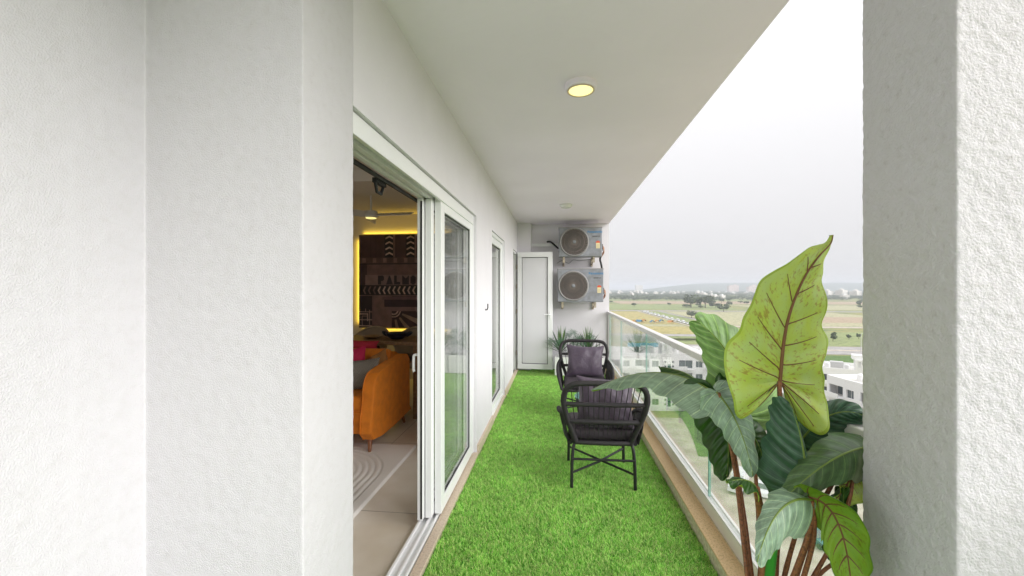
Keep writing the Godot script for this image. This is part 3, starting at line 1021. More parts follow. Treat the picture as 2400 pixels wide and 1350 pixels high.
# solid between x0 and x1 with a closed profile in the y-z plane
func extrude_x(s: SurfaceTool, prof: Array, x0: float, x1: float, bevel: float):
	var n := prof.size()
	var c := Vector3.ZERO
	for q in prof:
		c += q / n
	var layers := [[x0, 0.985], [x0 + bevel * 0.3, 0.995], [x0 + bevel, 1.0], [x1 - bevel, 1.0], [x1 - bevel * 0.3, 0.995], [x1, 0.985]]
	for l in layers.size() - 1:
		for i in n:
			var j := (i + 1) % n
			var v := []
			for e in [[l, i], [l + 1, i], [l + 1, j], [l, j]]:
				var q: Vector3 = c + (prof[e[1]] - c) * layers[e[0]][1]
				v.append(Vector3(layers[e[0]][0], q.y, q.z))
			quad(s, v[0], v[1], v[2], v[3])
	for i in n:
		var j := (i + 1) % n
		var a: Vector3 = c + (prof[i] - c) * 0.985
		var b: Vector3 = c + (prof[j] - c) * 0.985
		tri(s, Vector3(x1, c.y, c.z), Vector3(x1, b.y, b.z), Vector3(x1, a.y, a.z))
		tri(s, Vector3(x0, c.y, c.z), Vector3(x0, a.y, a.z), Vector3(x0, b.y, b.z))

# ------------------------------------------------------------------ turf
func build_turf():
	var meshes := []
	for v in 3:
		var s := mk()
		var r := RandomNumberGenerator.new()
		r.seed = 100 + v
		for k in 26:
			var p := Vector3(r.randf_range(-0.022, 0.022), 0, r.randf_range(-0.022, 0.022))
			var h := r.randf_range(0.010, 0.022)
			var an := r.randf() * TAU
			var lean := Vector3(cos(an), 0, sin(an)) * r.randf_range(0.006, 0.020) + Vector3(0.003, 0, 0.003)
			var wv := Vector3(-sin(an), 0, cos(an)).rotated(Vector3.UP, r.randf_range(-0.6, 0.6)) * r.randf_range(0.0008, 0.0013)
			var m1 := p + lean * 0.35 + Vector3(0, h * 0.6, 0)
			var tp := p + lean + Vector3(0, h, 0)
			var tint := r.randf()
			var c := Color(0.24, 0.66, 0.065).lerp(Color(0.50, 0.88, 0.19), tint)
			if r.randf() < 0.18:
				c = Color(0.70, 0.80, 0.30)
			elif r.randf() < 0.2:
				c = Color(0.07, 0.36, 0.04)
			s.set_color(c)
			quad(s, p - wv, m1 - wv, m1 + wv, p + wv)
			tri(s, m1 - wv, tp, m1 + wv)
		meshes.append(s.commit())
	var spots := [[], [], []]
	var regions := [[-0.70, 0.845, 1.25, 7.70, 0.023], [-0.70, 0.84, -0.4, 1.25, 0.05]]
	var seam := FastNoiseLite.new()
	seam.frequency = 1.6
	for g in regions:
		var x: float = g[0]
		while x < g[1]:
			var d: float = g[2]
			while d < g[3]:
				var px := x + rng.randf_range(-0.012, 0.012)
				var pd := d + rng.randf_range(-0.012, 0.012)
				if px > -0.698 and px < 0.842 and pd < 7.5:
					var k := seam.get_noise_2d(px * 2.0, pd * 2.0)
					var sc := rng.randf_range(0.85, 1.15)
					var b := Basis(Vector3.UP, rng.randf() * TAU).scaled(Vector3(sc, sc * (1.0 + 0.25 * k), sc))
					var k2 := seam.get_noise_2d(px * 14.0 + 50.0, pd * 14.0)
					var tone := rng.randf_range(0.74, 1.26) * (1.0 + 0.12 * k + 0.17 * k2)
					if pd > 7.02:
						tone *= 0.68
					var vi := rng.randi() % 3
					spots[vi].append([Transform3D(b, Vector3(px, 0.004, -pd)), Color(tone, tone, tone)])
				d += g[4]
			x += g[4]
	for v in 3:
		var mm := MultiMesh.new()
		mm.transform_format = MultiMesh.TRANSFORM_3D
		mm.use_colors = true
		mm.mesh = meshes[v]
		mm.instance_count = spots[v].size()
		for i in spots[v].size():
			mm.set_instance_transform(i, spots[v][i][0])
			mm.set_instance_color(i, spots[v][i][1])
		var o := MultiMeshInstance3D.new()
		o.multimesh = mm
		o.material_override = M["turf blade"]
		o.name = numbered("artificial_turf")
		add_child(o)
		o.set_meta("kind", "stuff")
		tag(o, "bright green artificial turf covering the balcony floor", "turf", "balcony turf")
	var s := mk()
	dbox(s, -0.702, 0.845, 0.0005, 0.004, -0.5, 7.55)
	struct("turf_mat", s, M["turf backing"])

# ------------------------------------------------------------------ chairs and other balcony things
func wrapped(s: SurfaceTool, pts: Array, r: float, closed := false, seed_ := 1):
	# cord wound round a tube: many short rings of slightly uneven radius
	var path := []
	var rad := []
	var rr := RandomNumberGenerator.new()
	rr.seed = seed_
	var L := 0.0
	var n := pts.size()
	var last := n if closed else n - 1
	for i in last:
		L += pts[i].distance_to(pts[(i + 1) % n])
	var step := 0.0035
	var acc := 0.0
	var k := 0
	var target := 0.0
	var cordr := 1.0
	for i in last:
		var a: Vector3 = pts[i]
		var b: Vector3 = pts[(i + 1) % n]
		var l := a.distance_to(b)
		while target < acc + l:
			path.append(a.lerp(b, (target - acc) / l))
			if k % 3 == 0:
				cordr = rr.randf_range(0.96, 1.06)
			rad.append(r * cordr * [0.82, 1.0, 1.0][k % 3])
			k += 1
			target += step
		acc += l
	if not closed:
		path.append(pts[n - 1])
		rad.append(r)
	tube(s, path, rad, 10, true, closed)

func make_chair(called: String, label: String, at: Vector3, turn: float) -> Node3D:
	var t := thing(called, label, "chair", at, turn, "rattan armchairs on the turf")
	# back loop: local front is +z
	var zb := func(y): return -0.235 - 0.155 * (y - 0.34) / 0.48
	var outline := []
	for q in [[-0.204, 0.345], [-0.231, 0.43], [-0.270, 0.54], [-0.294, 0.64], [-0.297, 0.72], [-0.272, 0.785], [-0.213, 0.818], [-0.091, 0.824], [0.091, 0.824], [0.213, 0.818], [0.272, 0.785], [0.297, 0.72], [0.294, 0.64], [0.270, 0.54], [0.231, 0.43], [0.204, 0.345]]:
		outline.append(Vector3(q[0], q[1], zb.call(q[1])))
	var s := mk()
	wrapped(s, smooth_path(outline, 8), 0.022, false, 2)
	obj("back_hoop", s, M["rope"], t)
	for e in [[0.345, 0.215, 0.019], [0.52, 0.258, 0.0185], [0.66, 0.292, 0.0175]]:
		s = mk()
		var pts := []
		for k in 9:
			var x := lerpf(-e[1], e[1], k / 8.0)
			pts.append(Vector3(x, e[0], zb.call(e[0]) - 0.012 * (1.0 - pow(x / e[1], 2))))
		wrapped(s, pts, e[2], false, int(e[0] * 100))
		obj("back_bar", s, M["rope"], t)
	for k in 13:
		var u := lerpf(-1.0, 1.0, k / 12.0)
		s = mk()
		var xt := u * 0.248
		var xb := u * 0.19
		tube(s, [Vector3(xb, 0.345, zb.call(0.345) + 0.004), Vector3(lerpf(xb, xt, 0.42), 0.53, zb.call(0.53) + 0.016), Vector3(lerpf(xb, xt, 0.72), 0.66, zb.call(0.66) + 0.014), Vector3(xt, 0.815 - (0.015 if absf(u) > 0.9 else 0.0), zb.call(0.815))], 0.0035, 6)
		obj("back_cord", s, M["rope"], t)
	# seat frame
	s = mk()
	wrapped(s, smooth_path([Vector3(-0.24, 0.335, -0.22), Vector3(-0.27, 0.335, 0.0), Vector3(-0.265, 0.335, 0.22), Vector3(-0.2, 0.335, 0.265), Vector3(0.2, 0.335, 0.265), Vector3(0.265, 0.335, 0.22), Vector3(0.27, 0.335, 0.0), Vector3(0.24, 0.335, -0.22)], 6), 0.017, false, 5)
	obj("seat_rim", s, M["rope"], t)
	s = mk()
	rbox(s, Vector3(0, 0.330, 0.02), Vector3(0.49, 0.012, 0.46), 0.005, 1)
	obj("seat_webbing", s, M["rope"], t)
	for sg in [-1.0, 1.0]:
		var arm := smooth_path([Vector3(sg * 0.285, 0.60, zb.call(0.60)), Vector3(sg * 0.318, 0.565, -0.20), Vector3(sg * 0.326, 0.535, -0.03), Vector3(sg * 0.318, 0.49, 0.12), Vector3(sg * 0.296, 0.42, 0.22), Vector3(sg * 0.27, 0.335, 0.245)], 6)
		s = mk()
		wrapped(s, arm, 0.018, false, 9)
		obj("arm_rail", s, M["rope"], t)
		s = mk()
		for k in 34:
			var f := (k + 0.5) / 34.0
			var top: Vector3 = arm[int(f * (arm.size() - 1))]
			var bot := Vector3(sg * 0.262, 0.335, lerpf(-0.235, 0.235, f))
			tube(s, [bot, bot.lerp(top, 0.5) + Vector3(sg * 0.008, 0, 0), top], 0.0048, 5, false)
		for e in [0.3, 0.6]:
			var pp := []
			for k in 12:
				var f := k / 11.0
				var top: Vector3 = arm[int(f * (arm.size() - 1))]
				pp.append(Vector3(sg * 0.262, 0.335, lerpf(-0.235, 0.235, f)).lerp(top, e))
			tube(s, pp, 0.004, 5)
		var wv := obj("woven_side", s, M["rope"], t)
		wv.set_meta("kind", "stuff")
	# slim metal legs and stretchers
	var feet := {"bl": Vector3(-0.235, 0.0, -0.25), "br": Vector3(0.235, 0.0, -0.25), "fl": Vector3(-0.235, 0.0, 0.235), "fr": Vector3(0.235, 0.0, 0.235)}
	for k in feet:
		var f: Vector3 = feet[k]
		s = mk()
		tube(s, smooth_path([f + Vector3(0, 0.004, 0), f * Vector3(0.985, 0, 0.98) + Vector3(0, 0.18, 0), f * Vector3(0.95, 0, 0.95) + Vector3(0, 0.29, 0), f * Vector3(0.9, 0, 0.9) + Vector3(0, 0.335, 0)], 4), 0.0125, 10)
		obj("leg", s, M["dark metal"], t)
	s = mk()
	tube(s, [feet.bl + Vector3(0, 0.115, 0), feet.fr + Vector3(0, 0.128, 0)], 0.009, 8)
	obj("cross_brace", s, M["dark metal"], t)
	s = mk()
	tube(s, [feet.br + Vector3(0, 0.115, 0), Vector3(0, 0.103, 0), feet.fl + Vector3(0, 0.128, 0)], 0.009, 8)
	obj("cross_brace", s, M["dark metal"], t)
	s = mk()
	tube(s, [feet.bl + Vector3(0, 0.22, 0), feet.br + Vector3(0, 0.22, 0)], 0.0095, 8)
	obj("stretcher", s, M["dark metal"], t)
	return t

func seat_pad(at: Vector3, turn: float, label: String):
	var t := thing("chair_cushion", label, "cushion", at, turn, "seat cushions of the rattan chairs")
	var s := mk()
	rbox(s, Vector3(0, 0.045, 0.02), Vector3(0.50, 0.085, 0.47), 0.04, 5)
	obj("pad", s, M["seat fabric"], t)
	s = mk()
	var pp := []
	for e in [[-0.21, -0.175], [0.21, -0.175], [0.235, -0.15], [0.235, 0.19], [0.21, 0.215], [-0.21, 0.215], [-0.235, 0.19], [-0.235, -0.15]]:
		pp.append(Vector3(e[0], 0.083, e[1]))
	tube(s, pp, 0.004, 6, false, true)
	obj("piping", s, M["seat fabric"], t)

func text(called: String, words: String, size: float, depth: float, at: Vector3, m: Material, parent: Node, italic := false) -> MeshInstance3D:
	var f := SystemFont.new()
	f.font_names = PackedStringArray(["Droid Sans"])
	f.font_weight = 700
	var tm := TextMesh.new()
	tm.font = f
	tm.text = words
	tm.font_size = 32
	tm.pixel_size = size / 24.0
	tm.depth = depth
	var o := obj(called, tm, m, parent)
	o.position = at
	return o

func ac_unit(label: String, x0: float, x1: float, y0: float, y1: float, fan_x: float, fan_y: float, fr: float):
	var w := x1 - x0
	var h := y1 - y0
	var t := thing("outdoor_unit", label, "air conditioner", Vector3((x0 + x1) / 2, y0, -7.40), 0.0, "outdoor air conditioning units")
	var s := mk()
	rbox(s, Vector3(0, h / 2, 0), Vector3(w, h, 0.29), 0.012, 3)
	obj("casing", s, M["ac grey"], t)
	s = mk()
	rbox(s, Vector3(0, h + 0.004, -0.005), Vector3(w + 0.012, 0.02, 0.30), 0.008, 2)
	obj("lid", s, M["ac ring"], t)
	var fx := fan_x - (x0 + x1) / 2
	var fy := fan_y - y0
	var front := Transform3D(Basis(Vector3.RIGHT, PI / 2), Vector3(fx, fy, 0.145))
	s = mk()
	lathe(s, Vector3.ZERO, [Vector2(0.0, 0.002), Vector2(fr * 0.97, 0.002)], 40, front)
	obj("fan_recess_shade", s, M["ac dark"], t)  # flat dark disc standing in for the shade inside the fan opening
	for k in 3:
		s = mk()
		for i in 6:
			var a0 := TAU * k / 3 + i * 0.13
			var c0 := Vector3(cos(a0) * fr * 0.2, sin(a0) * fr * 0.2, 0)
			var c1 := Vector3(cos(a0 + 0.5) * fr * 0.85, sin(a0 + 0.5) * fr * 0.85, 0)
			var a1 := a0 + 0.13
			var d0 := Vector3(cos(a1) * fr * 0.2, sin(a1) * fr * 0.2, 0)
			var d1 := Vector3(cos(a1 + 0.5) * fr * 0.85, sin(a1 + 0.5) * fr * 0.85, 0)
			var off := Vector3(fx, fy, 0.1495)
			quad(s, off + c0, off + c1, off + d1, off + d0)
		obj("fan_blade", s, M["pipe foam"], t)
	s = mk()
	lathe(s, Vector3.ZERO, [Vector2(fr * 0.96, 0.0), Vector2(fr * 0.97, 0.018), Vector2(fr * 1.03, 0.022), Vector2(fr * 1.09, 0.0)], 48, front)
	obj("fan_ring", s, M["ac ring"], t)
	s = mk()
	for k in 28:
		var a := TAU * k / 28
		var pp := []
		for i in 7:
			var u := i / 6.0
			var an := a + 0.95 * u * u + 0.25 * u
			pp.append(Vector3(fx + cos(an) * lerpf(fr * 0.15, fr * 0.98, u), fy + sin(an) * lerpf(fr * 0.15, fr * 0.98, u), 0.162 + 0.008 * sin(u * PI)))
		tube(s, pp, 0.0025, 5, false)
	for q in [0.45, 0.75]:
		var pp := []
		for i in 40:
			pp.append(Vector3(fx + cos(TAU * i / 40) * fr * q, fy + sin(TAU * i / 40) * fr * q, 0.1585))
		tube(s, pp, 0.0011, 4, false, true)
	obj("fan_grille", s, M["ac rib"], t).set_meta("kind", "stuff")
	s = mk()
	lathe(s, Vector3.ZERO, [Vector2(0.0, 0.034), Vector2(fr * 0.10, 0.032), Vector2(fr * 0.125, 0.026), Vector2(fr * 0.125, 0.01)], 24, front)
	obj("fan_cap", s, M["ac grey"], t)
	text("brand_lettering", "Panasonic", 0.040, 0.002, Vector3(w / 2 - 0.125, h - 0.075, 0.146), M["blue ink"], t)
	text("model_lettering", "INVERTER", 0.021, 0.002, Vector3(w / 2 - 0.105, h - 0.155, 0.146), M["dark ink"], t)
	s = mk()
	box(s, Vector3(w / 2 - 0.105, h * 0.28, 0.1455), Vector3(w / 2 - 0.04, h * 0.28 + 0.105, 0.1475))
	var st := obj("energy_sticker", s, M["sticker cream"], t)
	s = mk()
	for k in 12:
		var a0 := PI * k / 12
		var a1 := PI * (k + 1) / 12
		var c := Vector3(w / 2 - 0.0725, h * 0.28 + 0.095, 0.148)
		tri(s, c, c + Vector3(cos(a1), sin(a1), 0) * 0.038, c + Vector3(cos(a0), sin(a0), 0) * 0.038)
	obj("sticker_dial", s, M["sticker red"], st)
	for k in 3:
		s = mk()
		box(s, Vector3(w / 2 - 0.095, h * 0.28 + 0.018 + k * 0.02, 0.1476), Vector3(w / 2 - 0.05, h * 0.28 + 0.024 + k * 0.02, 0.1481))
		obj("sticker_line", s, M["bracket"], st)
	# wall brackets
	for x in [-w / 2 + 0.09, w / 2 - 0.14]:
		s = mk()
		box(s, Vector3(x - 0.018, -0.030, -0.32), Vector3(x + 0.018, -0.001, 0.12))
		box(s, Vector3(x - 0.018, -0.15, -0.318), Vector3(x + 0.018, -0.031, -0.29))
		tube(s, [Vector3(x, -0.12, -0.30), Vector3(x, -0.035, 0.08)], 0.012, 6)
		box(s, Vector3(x - 0.02, -0.10, 0.06), Vector3(x + 0.02, -0.031, 0.09))
		obj("bracket", s, M["bracket"], t)
	for q in [0.32, 0.38]:
		s = mk()
		tube(s, smooth_path([Vector3(w / 2, h * q - 0.02, -0.02), Vector3(w / 2 + 0.04, h * q - 0.01, -0.02), Vector3(w / 2 + 0.05, h * q - 0.08, -0.05), Vector3(w / 2 + 0.02, h * q - 0.14, -0.12)], 5), 0.010, 8)
		obj("copper_pipe", s, M["copper"], t)
	s = mk()
	rbox(s, Vector3(w / 2 + 0.012, h * 0.33, 0), Vector3(0.022, 0.12, 0.10), 0.006, 2)
	obj("valve_cover", s, M["ac dark"], t)
	return t

func spiky(called: String, label: String, at: Vector3, n: int, h: float, seed_: int):
	var t := thing(called, label, "potted plant", at, 0.0, "spiky plants in the white planters")
	var r := RandomNumberGenerator.new()
	r.seed = seed_
	var s := mk()
	tube(s, [Vector3(0, 0, 0), Vector3(0.005, 0.14, 0)], [0.022, 0.016], 8)
	obj("trunk", s, M["bark"], t)
	for k in n:
		var az := k * 2.4 + r.randf_range(-0.3, 0.3)
		var el := lerpf(1.45, 0.35, pow(float(k) / n, 1.1))
		var L := h * r.randf_range(0.75, 1.0)
		var base := Vector3(0, 0.10 + 0.06 * (1.0 - float(k) / n), 0)
		var d := Vector3(cos(az) * cos(el), sin(el), sin(az) * cos(el))
		var side := d.cross(Vector3.UP).normalized()
		var P := PackedVector3Array()
		for i in 7:
			var u := i / 6.0
			var c := base + d * L * u + Vector3(0, -0.22 * L * u * u * cos(el), 0)
			var w := 0.013 * sin(PI * clampf(0.12 + u * 0.9, 0, 1)) + 0.0006
			var up := side.cross(d).normalized() * -1.0
			P.append(c - side * w + up * w * 0.4)
			P.append(c)
			P.append(c + side * w + up * w * 0.4)
		var me := ArrayMesh.new()
		me.add_surface_from_arrays(Mesh.PRIMITIVE_TRIANGLES, grid_arrays(P, 7, 3))
		obj("leaf", me, M["yucca light"] if k < n / 4 else M["yucca"], t)

func build_balcony_things():
	make_chair("rattan_chair", "nearer black rattan armchair seen from behind, facing the far wall", Vector3(0.341, 0.012, -3.375), PI + 0.02)
	make_chair("rattan_chair", "farther black rattan armchair facing the camera below the outdoor units", Vector3(0.335, 0.012, -4.985), -0.02)
	seat_pad(Vector3(0.341, 0.352, -3.385), PI + 0.02, "dark plum seat cushion in the nearer rattan armchair")
	seat_pad(Vector3(0.335, 0.352, -4.975), -0.02, "dark plum seat cushion in the farther rattan armchair")
	pillow("throw_pillow", "plum throw pillow leaning in the nearer armchair, seen through its back cords", Vector3(0.375, 0.625, -3.255), 0.46, 0.40, 0.17, Vector3(12, 180, 2), M["plum fabric"], 21, "plum throw pillows")
	pillow("throw_pillow", "plum throw pillow with pointed corners in the farther armchair", Vector3(0.345, 0.62, -5.10), 0.47, 0.40, 0.17, Vector3(-13, 2, -2), M["plum fabric"], 22, "plum throw pillows")
	# small side table between the chairs
	var t := thing("side_table", "small dark rattan side table with a glass top between the armchairs", "table", Vector3(0.40, 0.012, -4.18))
	var s := mk()
	lathe(s, Vector3(0, 0.415, 0), [Vector2(0, 0), Vector2(0.22, 0), Vector2(0.224, 0.005), Vector2(0.22, 0.010), Vector2(0, 0.010)], 36)
	obj("glass_top", s, mat("table glass", lin(0.25, 0.62, 0.58, 0.35), 0.05), t)
	var ring := []
	for k in 36:
		ring.append(Vector3(cos(TAU * k / 36) * 0.205, 0.40, sin(TAU * k / 36) * 0.205))
	s = mk()
	wrapped(s, ring, 0.014, true)
	obj("top_hoop", s, M["rope"], t)
	s = mk()
	for k in 40:
		var a := TAU * k / 40
		tube(s, [Vector3(cos(a) * 0.205, 0.40, sin(a) * 0.205), Vector3(cos(a) * 0.18, 0.22, sin(a) * 0.18), Vector3(cos(a) * 0.17, 0.02, sin(a) * 0.17)], 0.007, 5)
	obj("woven_drum", s, M["rope"], t).set_meta("kind", "stuff")
	ring = []
	for k in 36:
		ring.append(Vector3(cos(TAU * k / 36) * 0.17, 0.02, sin(TAU * k / 36) * 0.17))
	s = mk()
	wrapped(s, ring, 0.014, true)
	obj("base_hoop", s, M["rope"], t)
	# outdoor units
	ac_unit("upper grey outdoor unit with a rust-brown fan grille on the end wall", 0.035, 0.785, 2.07, 2.575, 0.305, 2.327, 0.235)
	ac_unit("lower, larger grey outdoor unit on the end wall", 0.012, 0.807, 1.275, 1.85, 0.288, 1.557, 0.245)
	# refrigerant hoses
	s = mk()
	tube(s, smooth_path([Vector3(-0.18, 2.385, -7.70), Vector3(-0.12, 2.38, -7.66), Vector3(-0.05, 2.32, -7.58), Vector3(0.03, 2.24, -7.56)], 6), 0.017, 8)
	tag(obj("insulated_hose", s, M["pipe foam"]), "black insulated hose running from the wall into the upper outdoor unit", "hose")
	s = mk()
	tube(s, smooth_path([Vector3(0.80, 2.12, -7.52), Vector3(0.78, 2.04, -7.56), Vector3(0.80, 1.96, -7.58), Vector3(0.815, 1.84, -7.56), Vector3(0.82, 1.6, -7.55), Vector3(0.83, 1.42, -7.52)], 6), 0.018, 8)
	tag(obj("insulated_hose", s, M["pipe foam"]), "dark hose dropping between the two outdoor units at the wall's edge", "hose")
	s = mk()
	tube(s, smooth_path([Vector3(0.0, 1.98, -7.71), Vector3(0.10, 2.03, -7.69), Vector3(0.22, 1.98, -7.70), Vector3(0.3, 2.04, -7.69), Vector3(0.42, 2.03, -7.70), Vector3(0.62, 2.05, -7.70)], 6), 0.0035, 5)
	tag(obj("cable", s, M["pipe foam"]), "thin loose cable on the wall under the upper outdoor unit", "cable")
	s = mk()
	dbox(s, -0.475, 0.02, 2.30, 2.352, 7.69, 7.7195)
	tag(obj("cable_trunking", s, M["upvc"]), "white cable trunking on the end wall left of the upper unit", "trunking")
	s = mk()
	tube(s, [Vector3(-0.722, 1.30, -4.085), Vector3(-0.700, 1.30, -4.085), Vector3(-0.692, 1.32, -4.085), Vector3(-0.692, 1.36, -4.085)], 0.006, 8)
	tag(obj("wall_hook", s, M["dark metal"]), "small dark hook on the long wall between the two glazed doors", "hook")
	# planters with spiky plants
	for k in 2:
		var p := thing("planter_box", ["white rectangular planter at the open door's edge", "white rectangular planter by the glass railing"][k], "planter", Vector3([0.17, 0.60][k], 0.01, -7.25), 0.0, "white planters by the end wall")
		var w := 0.41
		for e in [["side", Vector3(-w / 2, 0, 0.14), Vector3(w / 2, 0.32, 0.155)], ["side", Vector3(-w / 2, 0, -0.155), Vector3(w / 2, 0.32, -0.14)], ["side", Vector3(-w / 2, 0, -0.139), Vector3(-w / 2 + 0.015, 0.32, 0.139)], ["side", Vector3(w / 2 - 0.015, 0, -0.139), Vector3(w / 2, 0.32, 0.139)]]:
			s = mk()
			rbox(s, (e[1] + e[2]) / 2, e[2] - e[1], 0.004, 2)
			obj(e[0], s, M["gloss white"], p)
		s = mk()
		box(s, Vector3(-w / 2 + 0.016, 0.02, -0.138), Vector3(w / 2 - 0.016, 0.27, 0.138))
		obj("soil", s, M["soil"], p)
	spiky("yucca_plant", "spiky green yucca beside the open door", Vector3(0.07, 0.28, -7.25), 34, 0.50, 61)
	spiky("yucca_plant", "spiky green yucca behind the farther armchair's right side", Vector3(0.54, 0.28, -7.25), 34, 0.50, 62)
	# feathery palm between them
	var pt := thing("feathery_plant", "blue-green feathery palm between the two yuccas", "potted plant", Vector3(0.30, 0.28, -7.22))
	var r := RandomNumberGenerator.new()
	r.seed = 9
	for k in 11:
		var az := k * 2.4
		var el := r.randf_range(0.6, 1.4)
		var tip := Vector3(cos(az) * cos(el), sin(el), sin(az) * cos(el) * 0.7) * r.randf_range(0.34, 0.5)
		s = mk()
		tube(s, [Vector3.ZERO, tip * 0.6 + Vector3(0, 0.03, 0), tip], 0.003, 5)
		for q in 15:
			var an := PI * 1.6 * (q / 14.0 - 0.5)
			var dir := tip.normalized()
			var sd := dir.cross(Vector3.BACK).normalized()
			var v := (dir * cos(an) + sd * sin(an)).normalized()
			var L := r.randf_range(0.08, 0.13)
			var wv := v.cross(Vector3.BACK).normalized() * 0.005
			var e := tip + v * L + Vector3(0, -0.015, 0.01 * sin(q * 2.0))
			var mm := tip + v * L * 0.45
			quad(s, tip, mm - wv, e, mm + wv)
		obj("frond", s, M["palm"], pt)
	# ceiling lamp, lit, and an unlit round detector farther back
	var la := thing("ceiling_lamp", "round surface ceiling lamp, lit warm yellow", "ceiling lamp", Vector3(0.140, 2.716, -2.435))
	s = mk()
	lathe(s, Vector3.ZERO, [Vector2(0.092, -0.0005), Vector2(0.092, -0.028), Vector2(0.088, -0.034), Vector2(0.078, -0.036)], 40)
	obj("housing", s, M["ceiling paint"], la)
	s = mk()
	lathe(s, Vector3.ZERO, [Vector2(0.080, -0.034), Vector2(0.080, -0.040), Vector2(0.071, -0.040), Vector2(0.070, -0.034)], 40)
	obj("trim_ring", s, M["lamp ring"], la)
	s = mk()
	lathe(s, Vector3.ZERO, [Vector2(0.0, -0.037), Vector2(0.070, -0.037)], 40)
	obj("glowing_disc_light", s, M["lamp disc"], la)
	var l := SpotLight3D.new()
	l.name = "ceiling_lamp_light"
	add_child(l)
	l.position = Vector3(0.140, 2.665, -2.435)
	l.rotation_degrees = Vector3(-90, 0, 0)
	l.spot_angle = 75
	l.spot_range = 8
	l.spot_attenuation = 2
	l.light_energy = 0.06
	l.light_size = 0.07
	l.light_color = Color(1.0, 0.9, 0.62)
	l.shadow_enabled = true
	var sd := thing("smoke_detector", "small white round ceiling detector near the end wall", "detector", Vector3(0.13, 2.716, -5.92))
	s = mk()
	lathe(s, Vector3.ZERO, [Vector2(0.092, -0.0005), Vector2(0.092, -0.02), Vector2(0.08, -0.028)], 32)
	obj("base", s, M["gloss white"], sd)
	s = mk()
	lathe(s, Vector3.ZERO, [Vector2(0.078, -0.027), Vector2(0.07, -0.045), Vector2(0.0, -0.047)], 32)
	obj("cover", s, M["gloss white"], sd)

# ------------------------------------------------------------------ the large-leaved plant by the right pillar
func leaf_images() -> Array:
	var top := Image.create(128, 512, false, Image.FORMAT_RGB8)
	var under := Image.create(256, 512, false, Image.FORMAT_RGB8)
	var n := FastNoiseLite.new()
	n.seed = 51
	n.frequency = 1.0
	for y in 512:
		var v := y / 511.0
		for x in 128:
			var u := x / 127.0
			var s := absf(u - 0.5) * 2.0
			var ribv := fposmod(v * 11.0 + 0.12 * s, 1.0)
			var line := n.get_noise_2d(v * 260.0, u * 2.0)
			var k := 0.82 + 0.22 * line + 0.18 * n.get_noise_2d(v * 6.0 + 40.0, u * 5.0)
			var c := Color(0.36, 0.47, 0.31) * k
			if absf(ribv - 0.5) < 0.022 and s > 0.02:
				c = c.lerp(Color(0.54, 0.64, 0.38), 0.5)
			if s < 0.025:
				c = Color(0.50, 0.58, 0.26)
			top.set_pixel(x, y, Color(c.r, c.g, c.b, 1))
		for x in 256:
			var u := x / 255.0
			var s := absf(u - 0.5) * 2.0
			var blot := n.get_noise_2d(u * 10.0 + 7.0, v * 46.0)
			var blot2 := n.get_noise_2d(u * 26.0 + 70.0, v * 150.0)
			var patch := n.get_noise_2d(u * 3.0 + 9.0, v * 5.0)
			var c := Color(0.84, 0.93, 0.36).lerp(Color(0.84, 0.94, 0.56), clampf(0.5 + 0.9 * n.get_noise_2d(u * 4.0, v * 9.0 + 30.0), 0, 1))
			var b := clampf((blot + 0.55 * blot2 + 0.6 * patch - 0.28) * 3.0, 0.0, 1.0)
			c = c.lerp(Color(0.66, 0.52, 0.22), 0.5 * b)
			var fine := clampf((blot2 - 0.45) * 4.0, 0, 1)
			c = c.lerp(Color(0.58, 0.52, 0.22), 0.4 * fine)
			if s > 0.96:
				c = c.lerp(Color(0.66, 0.78, 0.22), 0.6)
			under.set_pixel(x, y, c)
	return [top, under]

func leaf_mesh(P: PackedVector3Array, rows: int, cols: int, top_m: Material, under_m: Material, flip: bool) -> ArrayMesh:
	var me := ArrayMesh.new()
	me.add_surface_from_arrays(Mesh.PRIMITIVE_TRIANGLES, grid_arrays(P, rows, cols, flip, PackedVector2Array(), 0.0006))
	me.surface_set_material(0, top_m)
	me.add_surface_from_arrays(Mesh.PRIMITIVE_TRIANGLES, grid_arrays(P, rows, cols, not flip, PackedVector2Array(), 0.0006))
	me.surface_set_material(1, under_m)
	return me

